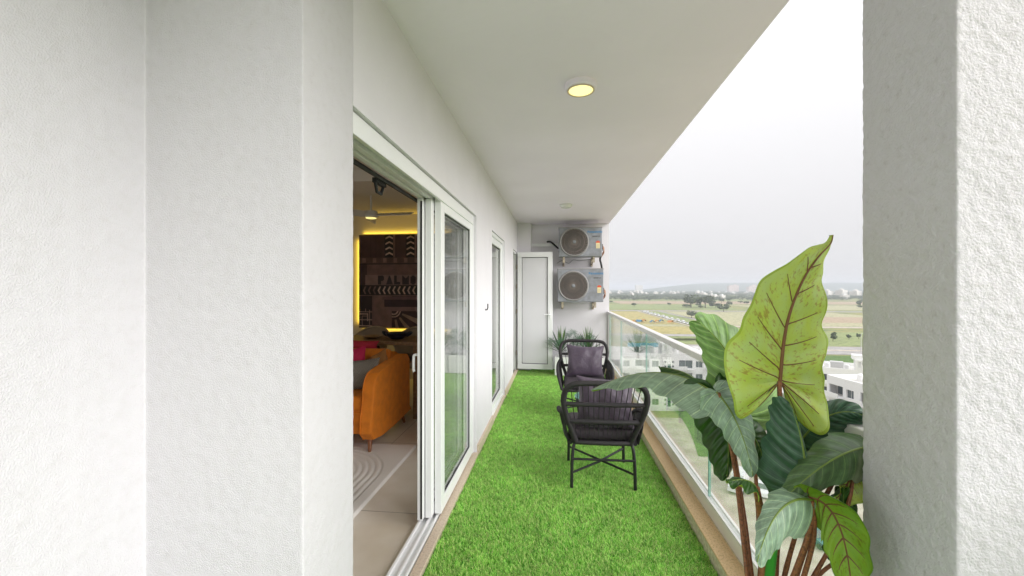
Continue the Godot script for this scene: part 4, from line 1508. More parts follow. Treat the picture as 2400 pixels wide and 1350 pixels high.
# a heart-shaped blade; up = the side of the glossy face
func blade(root: Node3D, base: Vector3, mid: Vector3, tip: Vector3, up: Vector3, o: Dictionary):
	var L := base.distance_to(mid) + mid.distance_to(tip)
	var wl: float = o.get("wl", 0.12)
	var wr: float = o.get("wr", 0.12)
	var lobe: float = o.get("lobe", 0.10)
	var fl: float = o.get("fl", 0.15)
	var fr: float = o.get("fr", 0.15)
	var droop: float = o.get("droop", 0.8)
	var wave: float = o.get("wave", 0.010)
	var seed_: float = o.get("seed", 0.0)
	var corr: float = o.get("corr", 0.0022)
	var rows := 56
	var half := 10
	var cols := half * 2 + 1
	var P := PackedVector3Array()
	var tl := 0.22
	for i in rows:
		var t := float(i) / (rows - 1)
		var m := maxf(0.0, (t - tl) / (1.0 - tl))
		var c := bez(base, mid, tip, m)
		var T := (bez(base, mid, tip, minf(1.0, m + 0.02)) - bez(base, mid, tip, maxf(0.0, m - 0.02))).normalized()
		var N := (up - T * up.dot(T)).normalized()
		var S := N.cross(T).normalized()
		for j in cols:
			var s := float(j - half) / half
			var sg := signf(s)
			var a := absf(s)
			var w := wl if s < 0 else wr
			var ang: float
			var l: float
			if t < tl:
				var q := t / tl
				ang = lerpf(2.95, 1.62, pow(q, 0.8))
				l = lerpf(lobe * 0.45, lobe, sin(minf(1.0, q * 2.2) * PI / 2)) if q < 0.45 else lerpf(lobe, w, smoothstep(0.45, 1.0, q))
			else:
				ang = lerpf(1.62, 0.55, pow(m, 0.7))
				l = w * (pow(1.0 - m, 0.72) * (1.0 + 0.35 * m)) / maxf(0.55, sin(ang))
			l *= 1.0 + 0.045 * sin(t * 41.0 + seed_ + (2.0 if s < 0 else 0.0)) * smoothstep(0.05, 0.2, 1.0 - m)
			var fold := fl if s < 0 else fr
			var aa := ang - 0.30 * a * (1.0 - absf(ang - 1.2) * 0.3)
			var dirS := (S * sg * cos(fold) + N * sin(fold)).normalized()
			var p := c + (T * cos(aa) + dirS * sin(aa)) * l * a
			var r := l * a
			p -= N * droop * r * r / maxf(w, 0.01) * 0.5
			p += N * wave * a * a * sin(t * 19.0 + seed_ * 1.7 + (1.3 if s < 0 else 0.0))
			p += N * corr * sin(t * 11.0 * TAU * 1.0) * sin(a * PI)
			P.append(p)
	var lf := obj("leaf", leaf_mesh(P, rows, cols, o.get("top", M["leaf top"]), o.get("under", M["leaf under"]), false), null, root)
	# midrib and main side veins stand out on the underside
	var mr := mk()
	var pts := []
	var rad := []
	for i in range(int(rows * tl), rows):
		pts.append(P[i * cols + half] - up * 0.0005)
		rad.append(lerpf(0.0045, 0.001, float(i) / rows))
	tube(mr, pts, rad, 6)
	obj("midrib", mr, o.get("vein", M["vein green"]), lf)
	if o.get("veins", false):
		for i in [6, 12, 17, 22, 27, 32, 37, 42]:
			for sg in [-1, 1]:
				var vs := mk()
				var vp := []
				var vr := []
				for j in 8:
					vp.append(P[i * cols + half + sg * j] - up * 0.001)
					vr.append(lerpf(0.0020, 0.0007, j / 7.0))
				tube(vs, vp, vr, 5)
				obj("vein", vs, M["vein brown"], lf)

func build_big_plant():
	var im := leaf_images()
	var tt := ImageTexture.create_from_image(im[0])
	var ut := ImageTexture.create_from_image(im[1])
	for e in [["leaf top", Color(0.95, 1, 0.9), 0.42], ["leaf top blue", Color(0.80, 0.95, 1.06), 0.42], ["leaf top dark", Color(0.60, 0.80, 0.42), 0.40], ["leaf top pale", Color(1.75, 1.75, 1.5), 0.45], ["leaf top sky sheen", Color(1.75, 1.62, 2.0), 0.45]]:  # the last, grey tint puts the sheen of the sky into the leaf colour
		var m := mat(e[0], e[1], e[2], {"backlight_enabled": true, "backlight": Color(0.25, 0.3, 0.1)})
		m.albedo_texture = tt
	for e in [["leaf under", Color(1, 1, 1)], ["leaf under green", Color(0.70, 0.80, 0.55)]]:
		var m := mat(e[0], e[1], 0.5, {"backlight_enabled": true, "backlight": Color(0.8, 0.85, 0.4)})
		m.albedo_texture = ut
	var root := thing("elephant_ear_plant", "tall elephant ear plant with huge veined leaves beside the right pillar", "plant", Vector3.ZERO)
	# --- the largest leaf: upright, its yellow-green underside towards the balcony door
	var mid2 := [Vector2(0.000, 0.000), Vector2(0.010, 0.100), Vector2(0.026, 0.182), Vector2(0.053, 0.257), Vector2(0.093, 0.333), Vector2(0.141, 0.394), Vector2(0.185, 0.437), Vector2(0.197, 0.467)]
	var left2 := [Vector2(-0.016, 0.000), Vector2(-0.037, -0.037), Vector2(-0.062, -0.078), Vector2(-0.085, -0.112), Vector2(-0.112, -0.126), Vector2(-0.136, -0.103), Vector2(-0.149, -0.058), Vector2(-0.166, -0.003), Vector2(-0.170, 0.059), Vector2(-0.156, 0.116), Vector2(-0.122, 0.155), Vector2(-0.111, 0.203), Vector2(-0.086, 0.240), Vector2(-0.062, 0.278), Vector2(-0.037, 0.319), Vector2(-0.003, 0.346), Vector2(0.038, 0.371), Vector2(0.079, 0.398), Vector2(0.130, 0.427), Vector2(0.168, 0.437), Vector2(0.188, 0.444), Vector2(0.197, 0.467)]
	var right2 := [Vector2(0.015, -0.010), Vector2(0.031, -0.058), Vector2(0.062, -0.108), Vector2(0.100, -0.153), Vector2(0.141, -0.177), Vector2(0.168, -0.160), Vector2(0.178, -0.126), Vector2(0.182, -0.085), Vector2(0.168, -0.037), Vector2(0.160, 0.001), Vector2(0.148, 0.042), Vector2(0.171, 0.084), Vector2(0.186, 0.127), Vector2(0.163, 0.174), Vector2(0.171, 0.220), Vector2(0.170, 0.262), Vector2(0.162, 0.312), Vector2(0.178, 0.346), Vector2(0.182, 0.385), Vector2(0.190, 0.415), Vector2(0.194, 0.440), Vector2(0.197, 0.467)]
	var msl := [0, 0, 0, 0, 0, 0, 0, 0.0, 0.01, 0.03, 0.06, 0.09, 0.14, 0.19, 0.25, 0.32, 0.40, 0.50, 0.62, 0.76, 0.89, 1.0]
	var msr := [0, 0, 0, 0, 0, 0, 0, 0.0, 0.0, 0.01, 0.04, 0.09, 0.13, 0.19, 0.26, 0.34, 0.44, 0.53, 0.63, 0.75, 0.88, 1.0]
	var org := Vector3(0.670, 1.239, -1.320)
	var ax := Vector3(0.985, 0, -0.17)
	var bk := Vector3(0.17, 0, 0.985)
	var midat := func(m):
		var f: float = clampf(m, 0, 1) * 7.0
		var i := int(minf(floor(f), 6))
		return mid2[i].cubic_interpolate(mid2[i + 1], mid2[max(i - 1, 0)], mid2[min(i + 2, 7)], f - i)
	var place := func(q: Vector2, edge: float, t: float, side: float):
		var lift := -0.020 * pow(q.y / 0.45, 2.0) * signf(q.y) - 0.016 * edge * edge
		lift += 0.010 * edge * edge * sin(t * 26.0 + side) + 0.004 * sin(t * 17.0 * TAU / 2.0) * sin(edge * PI)
		return org + (ax * q.x + Vector3.UP * q.y) * 0.955 + bk * lift
	var rows := 85
	var half := 12
	var cols := half * 2 + 1
	var P := PackedVector3Array()
	for i in rows:
		var t := float(i) / (rows - 1)
		var f := t * 21.0
		var k := int(minf(floor(f), 20))
		var u := f - k
		for j in cols:
			var s := float(j - half) / half
			var arr := left2 if s < 0 else right2
			var ms := msl if s < 0 else msr
			var m: float = lerpf(ms[k], ms[k + 1], u)
			if j == half:
				m = (msl[k] + (msl[k + 1] - msl[k]) * u + msr[k] + (msr[k + 1] - msr[k]) * u) / 2
			var mc: Vector2 = midat.call(m)
			var e: Vector2 = arr[k].cubic_interpolate(arr[k + 1], arr[max(k - 1, 0)], arr[min(k + 2, 21)], u)
			var a := absf(s)
			var q := mc.lerp(e, a)
			var dir := (e - mc)
			q += Vector2(-dir.y, dir.x) * (0.10 if s > 0 else -0.10) * a * (a - 1.0) * (1.0 if e.y > -0.02 else -0.3)
			P.append(place.call(q, a, t, 0.0 if s < 0 else 2.0))
	var big := obj("leaf", leaf_mesh(P, rows, cols, M["leaf top"], M["leaf under"], false), null, root)
	big.set_meta("label", "largest upright leaf with yellow-green underside and brown veins")
	var s := mk()
	var pts := []
	var rad := []
	for i in 40:
		var m := i / 39.0
		pts.append(place.call(midat.call(m), 0.0, lerpf(0.3, 1.0, m), 0.0) + bk * 0.0022)
		rad.append(lerpf(0.0055, 0.0012, m))
	tube(s, pts, rad, 8)
	obj("midrib", s, M["vein brown"], big)
	for e in [[12, -1, 10], [19, -1, 10], [34, -1, 10], [40, -1, 10], [48, -1, 10], [56, -1, 10], [64, -1, 10], [71, -1, 9], [10, 1, 11], [16, 1, 11], [22, 1, 10], [34, 1, 10], [43, 1, 10], [50, 1, 10], [57, 1, 10], [65, 1, 9], [72, 1, 8]]:
		s = mk()
		pts = []
		rad = []
		for j in e[2]:
			pts.append(P[e[0] * cols + half + e[1] * j] + bk * 0.0012)
			rad.append(lerpf(0.0021, 0.0007, float(j) / e[2]))
		tube(s, pts, rad, 5)
		obj("vein", s, M["vein brown"], big)
	# --- the other leaves
	blade(root, Vector3(0.657, 1.076, -1.500), Vector3(0.635, 1.300, -1.500), Vector3(0.500, 1.400, -1.530), Vector3(-0.35, 0.25, 0.9), {"wl": 0.135, "wr": 0.13, "lobe": 0.12, "fl": -0.5, "fr": 0.05, "top": M["leaf top pale"], "under": M["leaf under green"], "seed": 1.0, "corr": 0.004})
	blade(root, Vector3(0.539, 1.155, -1.420), Vector3(0.439, 1.262, -1.720), Vector3(0.159, 1.042, -1.950), Vector3(0.10, 1.0, 0.25), {"wl": 0.115, "wr": 0.10, "lobe": 0.06, "fl": -0.55, "fr": -0.5, "top": M["leaf top sky sheen"], "under": M["leaf under green"], "seed": 2.0, "wave": 0.006})
	blade(root, Vector3(0.516, 1.182, -1.395), Vector3(0.572, 1.110, -1.335), Vector3(0.594, 0.945, -1.320), Vector3(-0.1, 0.35, 1.0), {"wl": 0.070, "wr": 0.075, "lobe": 0.05, "fl": -0.2, "fr": -0.15, "top": M["leaf top sky sheen"], "seed": 3.0})
	blade(root, Vector3(0.550, 1.160, -1.490), Vector3(0.592, 1.036, -1.460), Vector3(0.561, 0.893, -1.430), Vector3(-0.20, 0.15, 1.0), {"wl": 0.115, "wr": 0.06, "lobe": 0.105, "fl": 0.05, "fr": -0.25, "top": M["leaf top dark"], "under": M["leaf under green"], "seed": 4.0, "corr": 0.004})
	blade(root, Vector3(0.574, 1.110, -1.600), Vector3(0.534, 1.205, -1.680), Vector3(0.433, 1.185, -1.780), Vector3(0.1, 1.0, 0.35), {"wl": 0.07, "wr": 0.07, "lobe": 0.05, "fl": -0.3, "fr": -0.3, "top": M["leaf top dark"], "seed": 5.0})
	blade(root, Vector3(0.715, 0.934, -1.270), Vector3(0.715, 1.073, -1.260), Vector3(0.677, 1.184, -1.280), Vector3(-0.35, 0.1, 1.0), {"wl": 0.020, "wr": 0.120, "lobe": 0.10, "fl": -0.9, "fr": -0.10, "top": M["leaf top blue"], "under": M["leaf under green"], "seed": 6.0, "corr": 0.004})
	blade(root, Vector3(0.925, 1.050, -1.320), Vector3(0.755, 1.080, -1.215), Vector3(0.612, 0.930, -1.200), Vector3(0.0, 0.65, 0.8), {"wl": 0.075, "wr": 0.085, "lobe": 0.05, "fl": -0.25, "fr": -0.2, "top": M["leaf top"], "under": M["leaf under green"], "seed": 7.0})
	blade(root, Vector3(0.815, 1.000, -1.480), Vector3(0.885, 1.150, -1.440), Vector3(0.955, 1.120, -1.400), Vector3(-0.2, 0.55, 0.8), {"wl": 0.10, "wr": 0.07, "lobe": 0.06, "fl": -0.1, "fr": -0.35, "top": M["leaf top blue"], "seed": 8.0, "corr": 0.006})
	blade(root, Vector3(0.691, 0.941, -1.200), Vector3(0.556, 0.999, -1.120), Vector3(0.496, 0.837, -1.080), Vector3(-0.10, 0.6, 0.8), {"wl": 0.05, "wr": 0.095, "lobe": 0.045, "fl": -0.6, "fr": -0.25, "top": M["leaf top sky sheen"], "under": M["leaf under"], "seed": 9.0, "wave": 0.008})
	blade(root, Vector3(0.690, 0.945, -1.210), Vector3(0.765, 0.960, -1.165), Vector3(0.735, 0.700, -1.110), Vector3(0.35, 0.40, -0.85), {"wl": 0.085, "wr": 0.085, "lobe": 0.05, "fl": -0.1, "fr": -0.1, "top": M["leaf top sky sheen"], "under": M["leaf under green"], "seed": 10.0, "veins": true, "vein": M["vein brown"]})
	blade(root, Vector3(0.863, 1.010, -1.300), Vector3(0.838, 0.950, -1.270), Vector3(0.770, 0.895, -1.265), Vector3(0.2, 0.5, -0.85), {"wl": 0.06, "wr": 0.06, "lobe": 0.045, "top": M["leaf top dark"], "under": M["leaf under"], "seed": 11.0, "veins": true, "vein": M["vein brown"]})
	blade(root, Vector3(0.835, 0.740, -1.290), Vector3(0.812, 0.870, -1.270), Vector3(0.815, 0.950, -1.265), Vector3(-0.3, 0.1, 0.95), {"wl": 0.06, "wr": 0.05, "lobe": 0.05, "top": M["leaf top dark"], "seed": 12.0})
	blade(root, Vector3(0.770, 0.640, -1.200), Vector3(0.745, 0.780, -1.150), Vector3(0.735, 0.860, -1.160), Vector3(-0.3, 0.1, 0.95), {"wl": 0.028, "wr": 0.03, "lobe": 0.02, "top": M["leaf top dark"], "seed": 14.0})
	blade(root, Vector3(0.791, 1.050, -1.550), Vector3(0.763, 1.090, -1.560), Vector3(0.715, 1.140, -1.590), Vector3(-0.2, 0.2, 1.0), {"wl": 0.06, "wr": 0.06, "lobe": 0.05, "top": M["leaf top dark"], "seed": 13.0})
	blade(root, Vector3(0.640, 1.035, -1.470), Vector3(0.690, 1.010, -1.480), Vector3(0.700, 0.900, -1.470), Vector3(0.1, 0.3, 1.0), {"wl": 0.05, "wr": 0.06, "lobe": 0.05, "top": M["leaf top dark"], "seed": 15.0})
	blade(root, Vector3(0.560, 0.955, -1.230), Vector3(0.530, 1.000, -1.200), Vector3(0.470, 0.985, -1.190), Vector3(-0.1, 1.0, 0.3), {"wl": 0.04, "wr": 0.035, "lobe": 0.025, "fl": -0.4, "fr": -0.4, "top": M["leaf top dark"], "seed": 16.0})
	# petioles rise from the pot to each blade
	var potc := Vector3(0.60, 0.40, -1.30)
	for e in [
		[Vector3(0.670, 1.239, -1.320), Vector3(0.675, 0.95, -1.33), Vector3(0.650, 0.62, -1.30), 0.0085],
		[Vector3(0.657, 1.076, -1.500), Vector3(0.655, 0.95, -1.44), Vector3(0.625, 0.62, -1.33), 0.0065],
		[Vector3(0.539, 1.155, -1.420), Vector3(0.575, 0.98, -1.40), Vector3(0.585, 0.62, -1.32), 0.0065],
		[Vector3(0.519, 1.182, -1.390), Vector3(0.570, 0.92, -1.38), Vector3(0.570, 0.62, -1.30), 0.006],
		[Vector3(0.550, 1.160, -1.490), Vector3(0.595, 0.95, -1.44), Vector3(0.60, 0.62, -1.34), 0.006],
		[Vector3(0.715, 0.934, -1.274), Vector3(0.700, 0.82, -1.28), Vector3(0.65, 0.60, -1.28), 0.007],
		[Vector3(0.925, 1.050, -1.320), Vector3(0.800, 0.95, -1.29), Vector3(0.675, 0.62, -1.27), 0.007],
		[Vector3(0.815, 1.010, -1.470), Vector3(0.740, 0.85, -1.39), Vector3(0.65, 0.62, -1.33), 0.006],
		[Vector3(0.691, 0.941, -1.200), Vector3(0.682, 0.82, -1.21), Vector3(0.640, 0.58, -1.25), 0.0075],
		[Vector3(0.690, 0.945, -1.210), Vector3(0.700, 0.82, -1.21), Vector3(0.665, 0.58, -1.24), 0.0075],
		[Vector3(0.863, 1.010, -1.300), Vector3(0.800, 0.85, -1.25), Vector3(0.68, 0.60, -1.25), 0.006],
		[Vector3(0.560, 0.955, -1.230), Vector3(0.590, 0.83, -1.25), Vector3(0.60, 0.60, -1.27), 0.012],
		[Vector3(0.791, 1.050, -1.550), Vector3(0.720, 0.90, -1.45), Vector3(0.62, 0.62, -1.34), 0.006],
		[Vector3(0.835, 0.740, -1.290), Vector3(0.760, 0.70, -1.27), Vector3(0.67, 0.56, -1.27), 0.006]]:
		s = mk()
		var pp := []
		var pr := []
		var foot := potc + Vector3((e[2].x - potc.x) * 0.6, 0, (e[2].z - potc.z) * 0.6)
		var ctl := smooth_path([foot, e[2], e[1], e[0]], 7)
		for i in ctl.size():
			var f := float(i) / (ctl.size() - 1)
			pp.append(ctl[i] + Vector3(sin(f * 9.0 + e[3] * 900.0), 0, cos(f * 7.0)) * 0.002)
			pr.append(lerpf(e[3] * 1.1, e[3] * 0.75, f) * (1.12 if i % 7 == 3 else 1.0))
		tube(s, pp, pr, 10)
		obj("petiole", s, M["petiole"], root)
	s = mk()
	tube(s, [Vector3(0.60, 0.40, -1.28), Vector3(0.608, 0.70, -1.25), Vector3(0.612, 0.80, -1.235)], [0.013, 0.013, 0.011], 10)
	obj("green_cane", s, M["green stem"], root)
	# pot, below the picture's lower edge
	var pot := thing("plant_pot", "round grey pot holding the elephant ear plant", "pot", Vector3(0.60, 0.012, -1.30))
	s = mk()
	lathe(s, Vector3.ZERO, [Vector2(0, 0), Vector2(0.14, 0.0), Vector2(0.19, 0.36), Vector2(0.20, 0.42), Vector2(0.18, 0.42), Vector2(0.175, 0.37)], 40)
	obj("vessel", s, M["pot"], pot)
	s = mk()
	lathe(s, Vector3(0, 0.375, 0), [Vector2(0.177, 0.0), Vector2(0.08, 0.012), Vector2(0, 0.015)], 30)
	obj("soil", s, M["soil"], pot)

# ------------------------------------------------------------------ the plain below
const GY := -28.5

func sheet(called: String, x0, x1, d0, d1, lift, m):
	var s := mk()
	quad(s, Vector3(x0, GY + lift, -d0), Vector3(x0, GY + lift, -d1), Vector3(x1, GY + lift, -d1), Vector3(x1, GY + lift, -d0))
	return struct(called, s, m)

func build_exterior_ground():
	var s := mk()
	var n := 24
	var E := 9000.0
	for i in n:
		for j in n:
			var x0 := -E + 2 * E * i / n
			var z0 := -E + 2 * E * j / n
			quad(s, Vector3(x0, GY, z0 + 2 * E / n), Vector3(x0, GY, z0), Vector3(x0 + 2 * E / n, GY, z0), Vector3(x0 + 2 * E / n, GY, z0 + 2 * E / n))
	struct("ground", s, M["ground"])
	# paved forecourt and lawn below the railing
	sheet("forecourt_pavement", 0.0, 62, 0, 98, 0.06, M["concrete"])
	var lawn := mk()
	var edge := []
	for i in 15:
		var a := i / 14.0
		edge.append(Vector3(lerpf(28.5, 25.0, a) + 1.4 * sin(a * PI), GY + 0.12, -lerpf(112, 76, a)))
	for i in 14:
		quad(lawn, edge[i], edge[i] + Vector3(16.0 - 0.9 * i, 0, 0), edge[i + 1] + Vector3(16.0 - 0.9 * (i + 1), 0, 0), edge[i + 1])
	struct("lawn", lawn, M["lawn"])
	sheet("lawn", 100, 190, 150, 196, 0.08, M["lawn"])
	sheet("road", 60, 400, 199, 226, 0.10, M["road"])
	sheet("road", 100, 330, 210, 214, 0.14, M["concrete"])
	sheet("field", 66, 330, 228, 300, 0.06, M["field green"])
	sheet("field", 20, 98, 232, 262, 0.06, M["field green"])
	sheet("road", -50, 110, 264, 276, 0.10, M["road"])
	sheet("field", 10, 103, 277, 330, 0.08, M["field ochre"])
	sheet("field_track", 30, 101, 331, 350, 0.08, M["field pale"])
	sheet("field", -60, 102, 352, 535, 0.06, M["field ochre"])
	sheet("road", 103, 106, 300, 545, 0.12, M["concrete"])
	sheet("road", 110, 113.5, 300, 545, 0.12, M["concrete"])
	sheet("field", 114, 128, 300, 535, 0.08, M["field green"])
	sheet("road", 129, 134, 300, 545, 0.12, M["road"])
	sheet("field", 136, 330, 345, 540, 0.06, M["field pale"])
	sheet("road", 136, 500, 330, 342, 0.12, M["concrete"])
	sheet("field", 200, 420, 380, 455, 0.09, M["field red"])
	sheet("road", -400, 900, 546, 566, 0.14, M["road"])
	sheet("field", -200, 260, 590, 760, 0.08, M["field green"])
	sheet("field", 120, 700, 800, 960, 0.08, M["field red"])
	sheet("field", 300, 1200, 600, 760, 0.08, M["field pale"])
	sheet("field", -300, 520, 1000, 1120, 0.08, M["field green"])
	# low ridge on the horizon
	var P := PackedVector3Array()
	var nz := FastNoiseLite.new()
	nz.seed = 77
	nz.frequency = 0.0011
	var rows := 16
	var cols := 90
	for i in rows:
		for j in cols:
			var x := lerpf(300, 7800, float(j) / (cols - 1))
			var d := lerpf(3300, 5600, float(i) / (rows - 1))
			var a := x / d
			var env_h := smoothstep(0.16, 0.33, a) * 62.0 + smoothstep(0.2, 0.45, a) * 12.0
			var ridge := sin(PI * i / (rows - 1.0))
			P.append(Vector3(x, GY - 2 + ridge * (env_h + 8.0 + 7.0 * nz.get_noise_2d(x, d)), -d))
	var me := ArrayMesh.new()
	me.add_surface_from_arrays(Mesh.PRIMITIVE_TRIANGLES, grid_arrays(P, rows, cols, false))
	struct("hills", me, M["hill"])

func facade(parent: Node, called: String, w: float, h: float, th: float, holes: Array, m: Material, front_z := 0.0, x_off := 0.0, y_off := 0.0):
	var xs := [0.0, w]
	var ys := [0.0, h]
	for q in holes:
		for v in [q[0], q[0] + q[2]]:
			if not xs.has(v):
				xs.append(v)
		for v in [q[1], q[1] + q[3]]:
			if not ys.has(v):
				ys.append(v)
	xs.sort()
	ys.sort()
	var s := mk()
	for i in xs.size() - 1:
		for j in ys.size() - 1:
			var cx: float = (xs[i] + xs[i + 1]) / 2
			var cy: float = (ys[j] + ys[j + 1]) / 2
			var open := false
			for q in holes:
				if cx > q[0] and cx < q[0] + q[2] and cy > q[1] and cy < q[1] + q[3]:
					open = true
			if not open:
				box(s, Vector3(x_off + xs[i], y_off + ys[j], front_z - th), Vector3(x_off + xs[i + 1], y_off + ys[j + 1], front_z))
	obj(called, s, m, parent)

# local: front faces +z, origin at left bottom front corner
func villa(label: String, at: Vector3, turn: float, bays: int, roof: float, seed_: int):
	var t := thing("white_villa", label, "building", at, turn, "white row villas below")
	var r := RandomNumberGenerator.new()
	r.seed = seed_
	var bw := 7.0
	var W := bays * bw + 3.4
	var H := roof
	var D := 11.0
	var holes := []
	var wins := []
	var tx := 2 * bw if bays > 2 else bw
	for fl in 4:
		var y := H - 3.5 - 3.1 * fl
		if y < 0.3:
			continue
		for b in bays:
			var x: float = b * bw + (0.0 if b * bw < tx else 3.4)
			holes.append([x + 0.6, y, 3.2, 1.9])
			holes.append([x + 4.6, y + 0.2, 1.6, 1.5])
			wins.append([x + 0.6, y, 3.2, 1.9, 0])
			wins.append([x + 4.6, y + 0.2, 1.6, 1.5, 1])
		for xx in [tx + 0.55, tx + 2.35]:
			holes.append([xx, y + 0.1, 0.5, 0.55])
			holes.append([xx, y + 1.2, 0.5, 0.55])
			wins.append([xx, y + 0.1, 0.5, 0.55, 2])
			wins.append([xx, y + 1.2, 0.5, 0.55, 2])
	holes.append([tx + 1.3, 1.0, 0.8, H - 3.6])
	facade(t, "front_wall", W, H, 0.35, holes, M["villa white"])
	var s := mk()
	box(s, Vector3(0.05, 0, -D), Vector3(W - 0.05, H - 1.0, -1.6))
	obj("inner_block", s, M["room plaster"], t)
	s = mk()
	box(s, Vector3(0, 0, -D), Vector3(0.3, H, -0.352))
	obj("side_wall", s, M["villa white"], t)
	s = mk()
	box(s, Vector3(W - 0.3, 0, -D), Vector3(W, H, -0.352))
	obj("side_wall", s, M["villa white"], t)
	s = mk()
	box(s, Vector3(0.301, H - 0.995, -D + 0.01), Vector3(W - 0.301, H - 0.75, -0.353))
	obj("roof", s, M["roof screed"], t)
	s = mk()
	box(s, Vector3(0.301, H - 1.0, -D - 0.3), Vector3(W - 0.301, H, -D))
	obj("rear_parapet", s, M["villa white"], t)
	s = mk()
	box(s, Vector3(tx + 1.3, 1.0, -0.28), Vector3(tx + 2.1, H - 2.6, -0.22))
	obj("stair_glazing", s, M["green glass"], t)
	for q in wins:
		s = mk()
		box(s, Vector3(q[0], q[1], -0.33), Vector3(q[0] + q[2], q[1] + q[3], -0.29))
		if q[4] != 0 or r.randf() < 0.45:
			var wd := obj("window", s, M["dark glass"], t)
			if q[4] < 2:
				var fr := mk()
				box(fr, Vector3(q[0] + q[2] / 2 - 0.04, q[1], -0.288), Vector3(q[0] + q[2] / 2 + 0.04, q[1] + q[3], -0.25))
				obj("mullion", fr, M["villa grey"], wd)
		else:
			# recessed loggia with its own window, curtain wall and balustrade
			s = mk()
			box(s, Vector3(q[0] + 0.3, q[1], -1.58), Vector3(q[0] + 1.9, q[1] + 1.7, -1.5))
			var wd2 := obj("window", s, M["dark glass"], t)
			s = mk()
			box(s, Vector3(q[0] + 2.0, q[1], -1.58), Vector3(q[0] + 3.1, q[1] + 1.7, -1.52))
			obj("shutter", s, M["villa grey"], t)
	for fl in 4:
		var y := H - 3.5 - 3.1 * fl
		if y < 0.3:
			continue
		for b in bays:
			var x: float = b * bw + (0.0 if b * bw < tx else 3.4)
			if r.randf() < 0.75:
				s = mk()
				box(s, Vector3(x + 0.3, y - 0.32, 0.002), Vector3(x + 4.0, y - 0.12, 1.2))
				var bal := obj("balcony", s, M["villa white"], t)
				s = mk()
				box(s, Vector3(x + 0.3, y - 0.118, 1.05), Vector3(x + (2.2 if r.randf() < 0.5 else 4.0), y + 0.62, 1.2))
				obj("parapet", s, M["villa white"], bal)
	# stair tower above the roof
	facade(t, "stair_tower", 3.4, 2.4, 0.3, [[0.55, 0.5, 0.5, 1.5], [2.35, 0.5, 0.5, 1.5]], M["villa white"], 0.02, tx, H + 0.002)
	s = mk()
	box(s, Vector3(tx, H - 0.7, -3.4), Vector3(tx + 3.4, H + 2.4, -0.29))
	obj("tower_block", s, M["villa white"], t)
	s = mk()
	box(s, Vector3(tx - 0.5, H + 2.402, -3.6), Vector3(tx + 2.6, H + 3.4, -0.6))
	obj("water_tank_house", s, M["villa white"], t)
	for k in bays * 2:
		var cx := 1.6 + r.randf_range(0.0, 1.2) + k * (W - 4.0) / (bays * 2)
		s = mk()
		lathe(s, Vector3(cx, H - 0.75, -4.0 - r.randf_range(0, 4.0)), [Vector2(0.0, 0.0), Vector2(0.6, 0.0), Vector2(0.6, 1.1), Vector2(0.5, 1.25), Vector2(0.2, 1.4), Vector2(0, 1.4)], 12)
		obj("water_tank", s, M["villa white"] if r.randf() < 0.6 else M["pipe foam"], t)
	for k in bays:
		s = mk()
		var bx := 2.0 + k * bw + r.randf_range(0, 3)
		box(s, Vector3(bx, H - 0.748, -7.5), Vector3(bx + r.randf_range(1.2, 3.0), H + r.randf_range(0.2, 1.0), -5.5))
		obj("roof_cabin", s, M["villa grey"] if k % 2 else M["villa white"], t)
	return t

func crown_mesh(seed_: int, n: int, flat := 0.8) -> ArrayMesh:
	var r := RandomNumberGenerator.new()
	r.seed = seed_
	var s := mk()
	var lobes := []
	for k in 9:
		lobes.append([Vector3(r.randf_range(-0.6, 0.6), r.randf_range(-0.35, 0.5) * flat, r.randf_range(-0.6, 0.6)), r.randf_range(0.25, 0.48)])
	for k in n:
		var lb = lobes[r.randi() % 9]
		var d := Vector3(r.randfn(), r.randfn(), r.randfn()).normalized()
		var c: Vector3 = lb[0] + d * lb[1] * r.randf_range(0.75, 1.05) * Vector3(1, flat, 1)
		var u := Vector3(r.randfn(), r.randfn(), r.randfn()).normalized()
		var v := u.cross(d + Vector3(0.1, 0.2, 0)).normalized()
		var z := r.randf_range(0.07, 0.14)
		var g := r.randf_range(0.7, 1.3)
		s.set_color(Color(0.085 * g, 0.115 * g, 0.055 * g))
		tri(s, c - u * z, c + v * z, c + u * z * 0.9)
		tri(s, c - u * z * 0.8, c + u * z, c - v * z)
	return s.commit()

func tree(called: String, label: String, x: float, d: float, h: float, w: float, cm: ArrayMesh, group: String):
	var t := thing(called, label, "tree", Vector3(x, GY, -d), rng.randf() * TAU, group)
	var s := mk()
	tube(s, [Vector3(0, 0, 0), Vector3(0.02 * h, h * 0.3, 0), Vector3(0, h * 0.6, 0)], [h * 0.035, h * 0.025, h * 0.012], 6)
	for k in 3:
		var a := TAU * k / 3
		tube(s, [Vector3(0.015 * h, h * 0.28, 0), Vector3(cos(a) * w * 0.25, h * 0.55, sin(a) * w * 0.25)], [h * 0.016, h * 0.006], 5)
	obj("trunk", s, M["bark"], t)
	var c := obj("crown", cm, M["far leaf"], t)
	c.position = Vector3(0, h * 0.56, 0)
	c.scale = Vector3(w / 2, h * 0.56, w / 2)

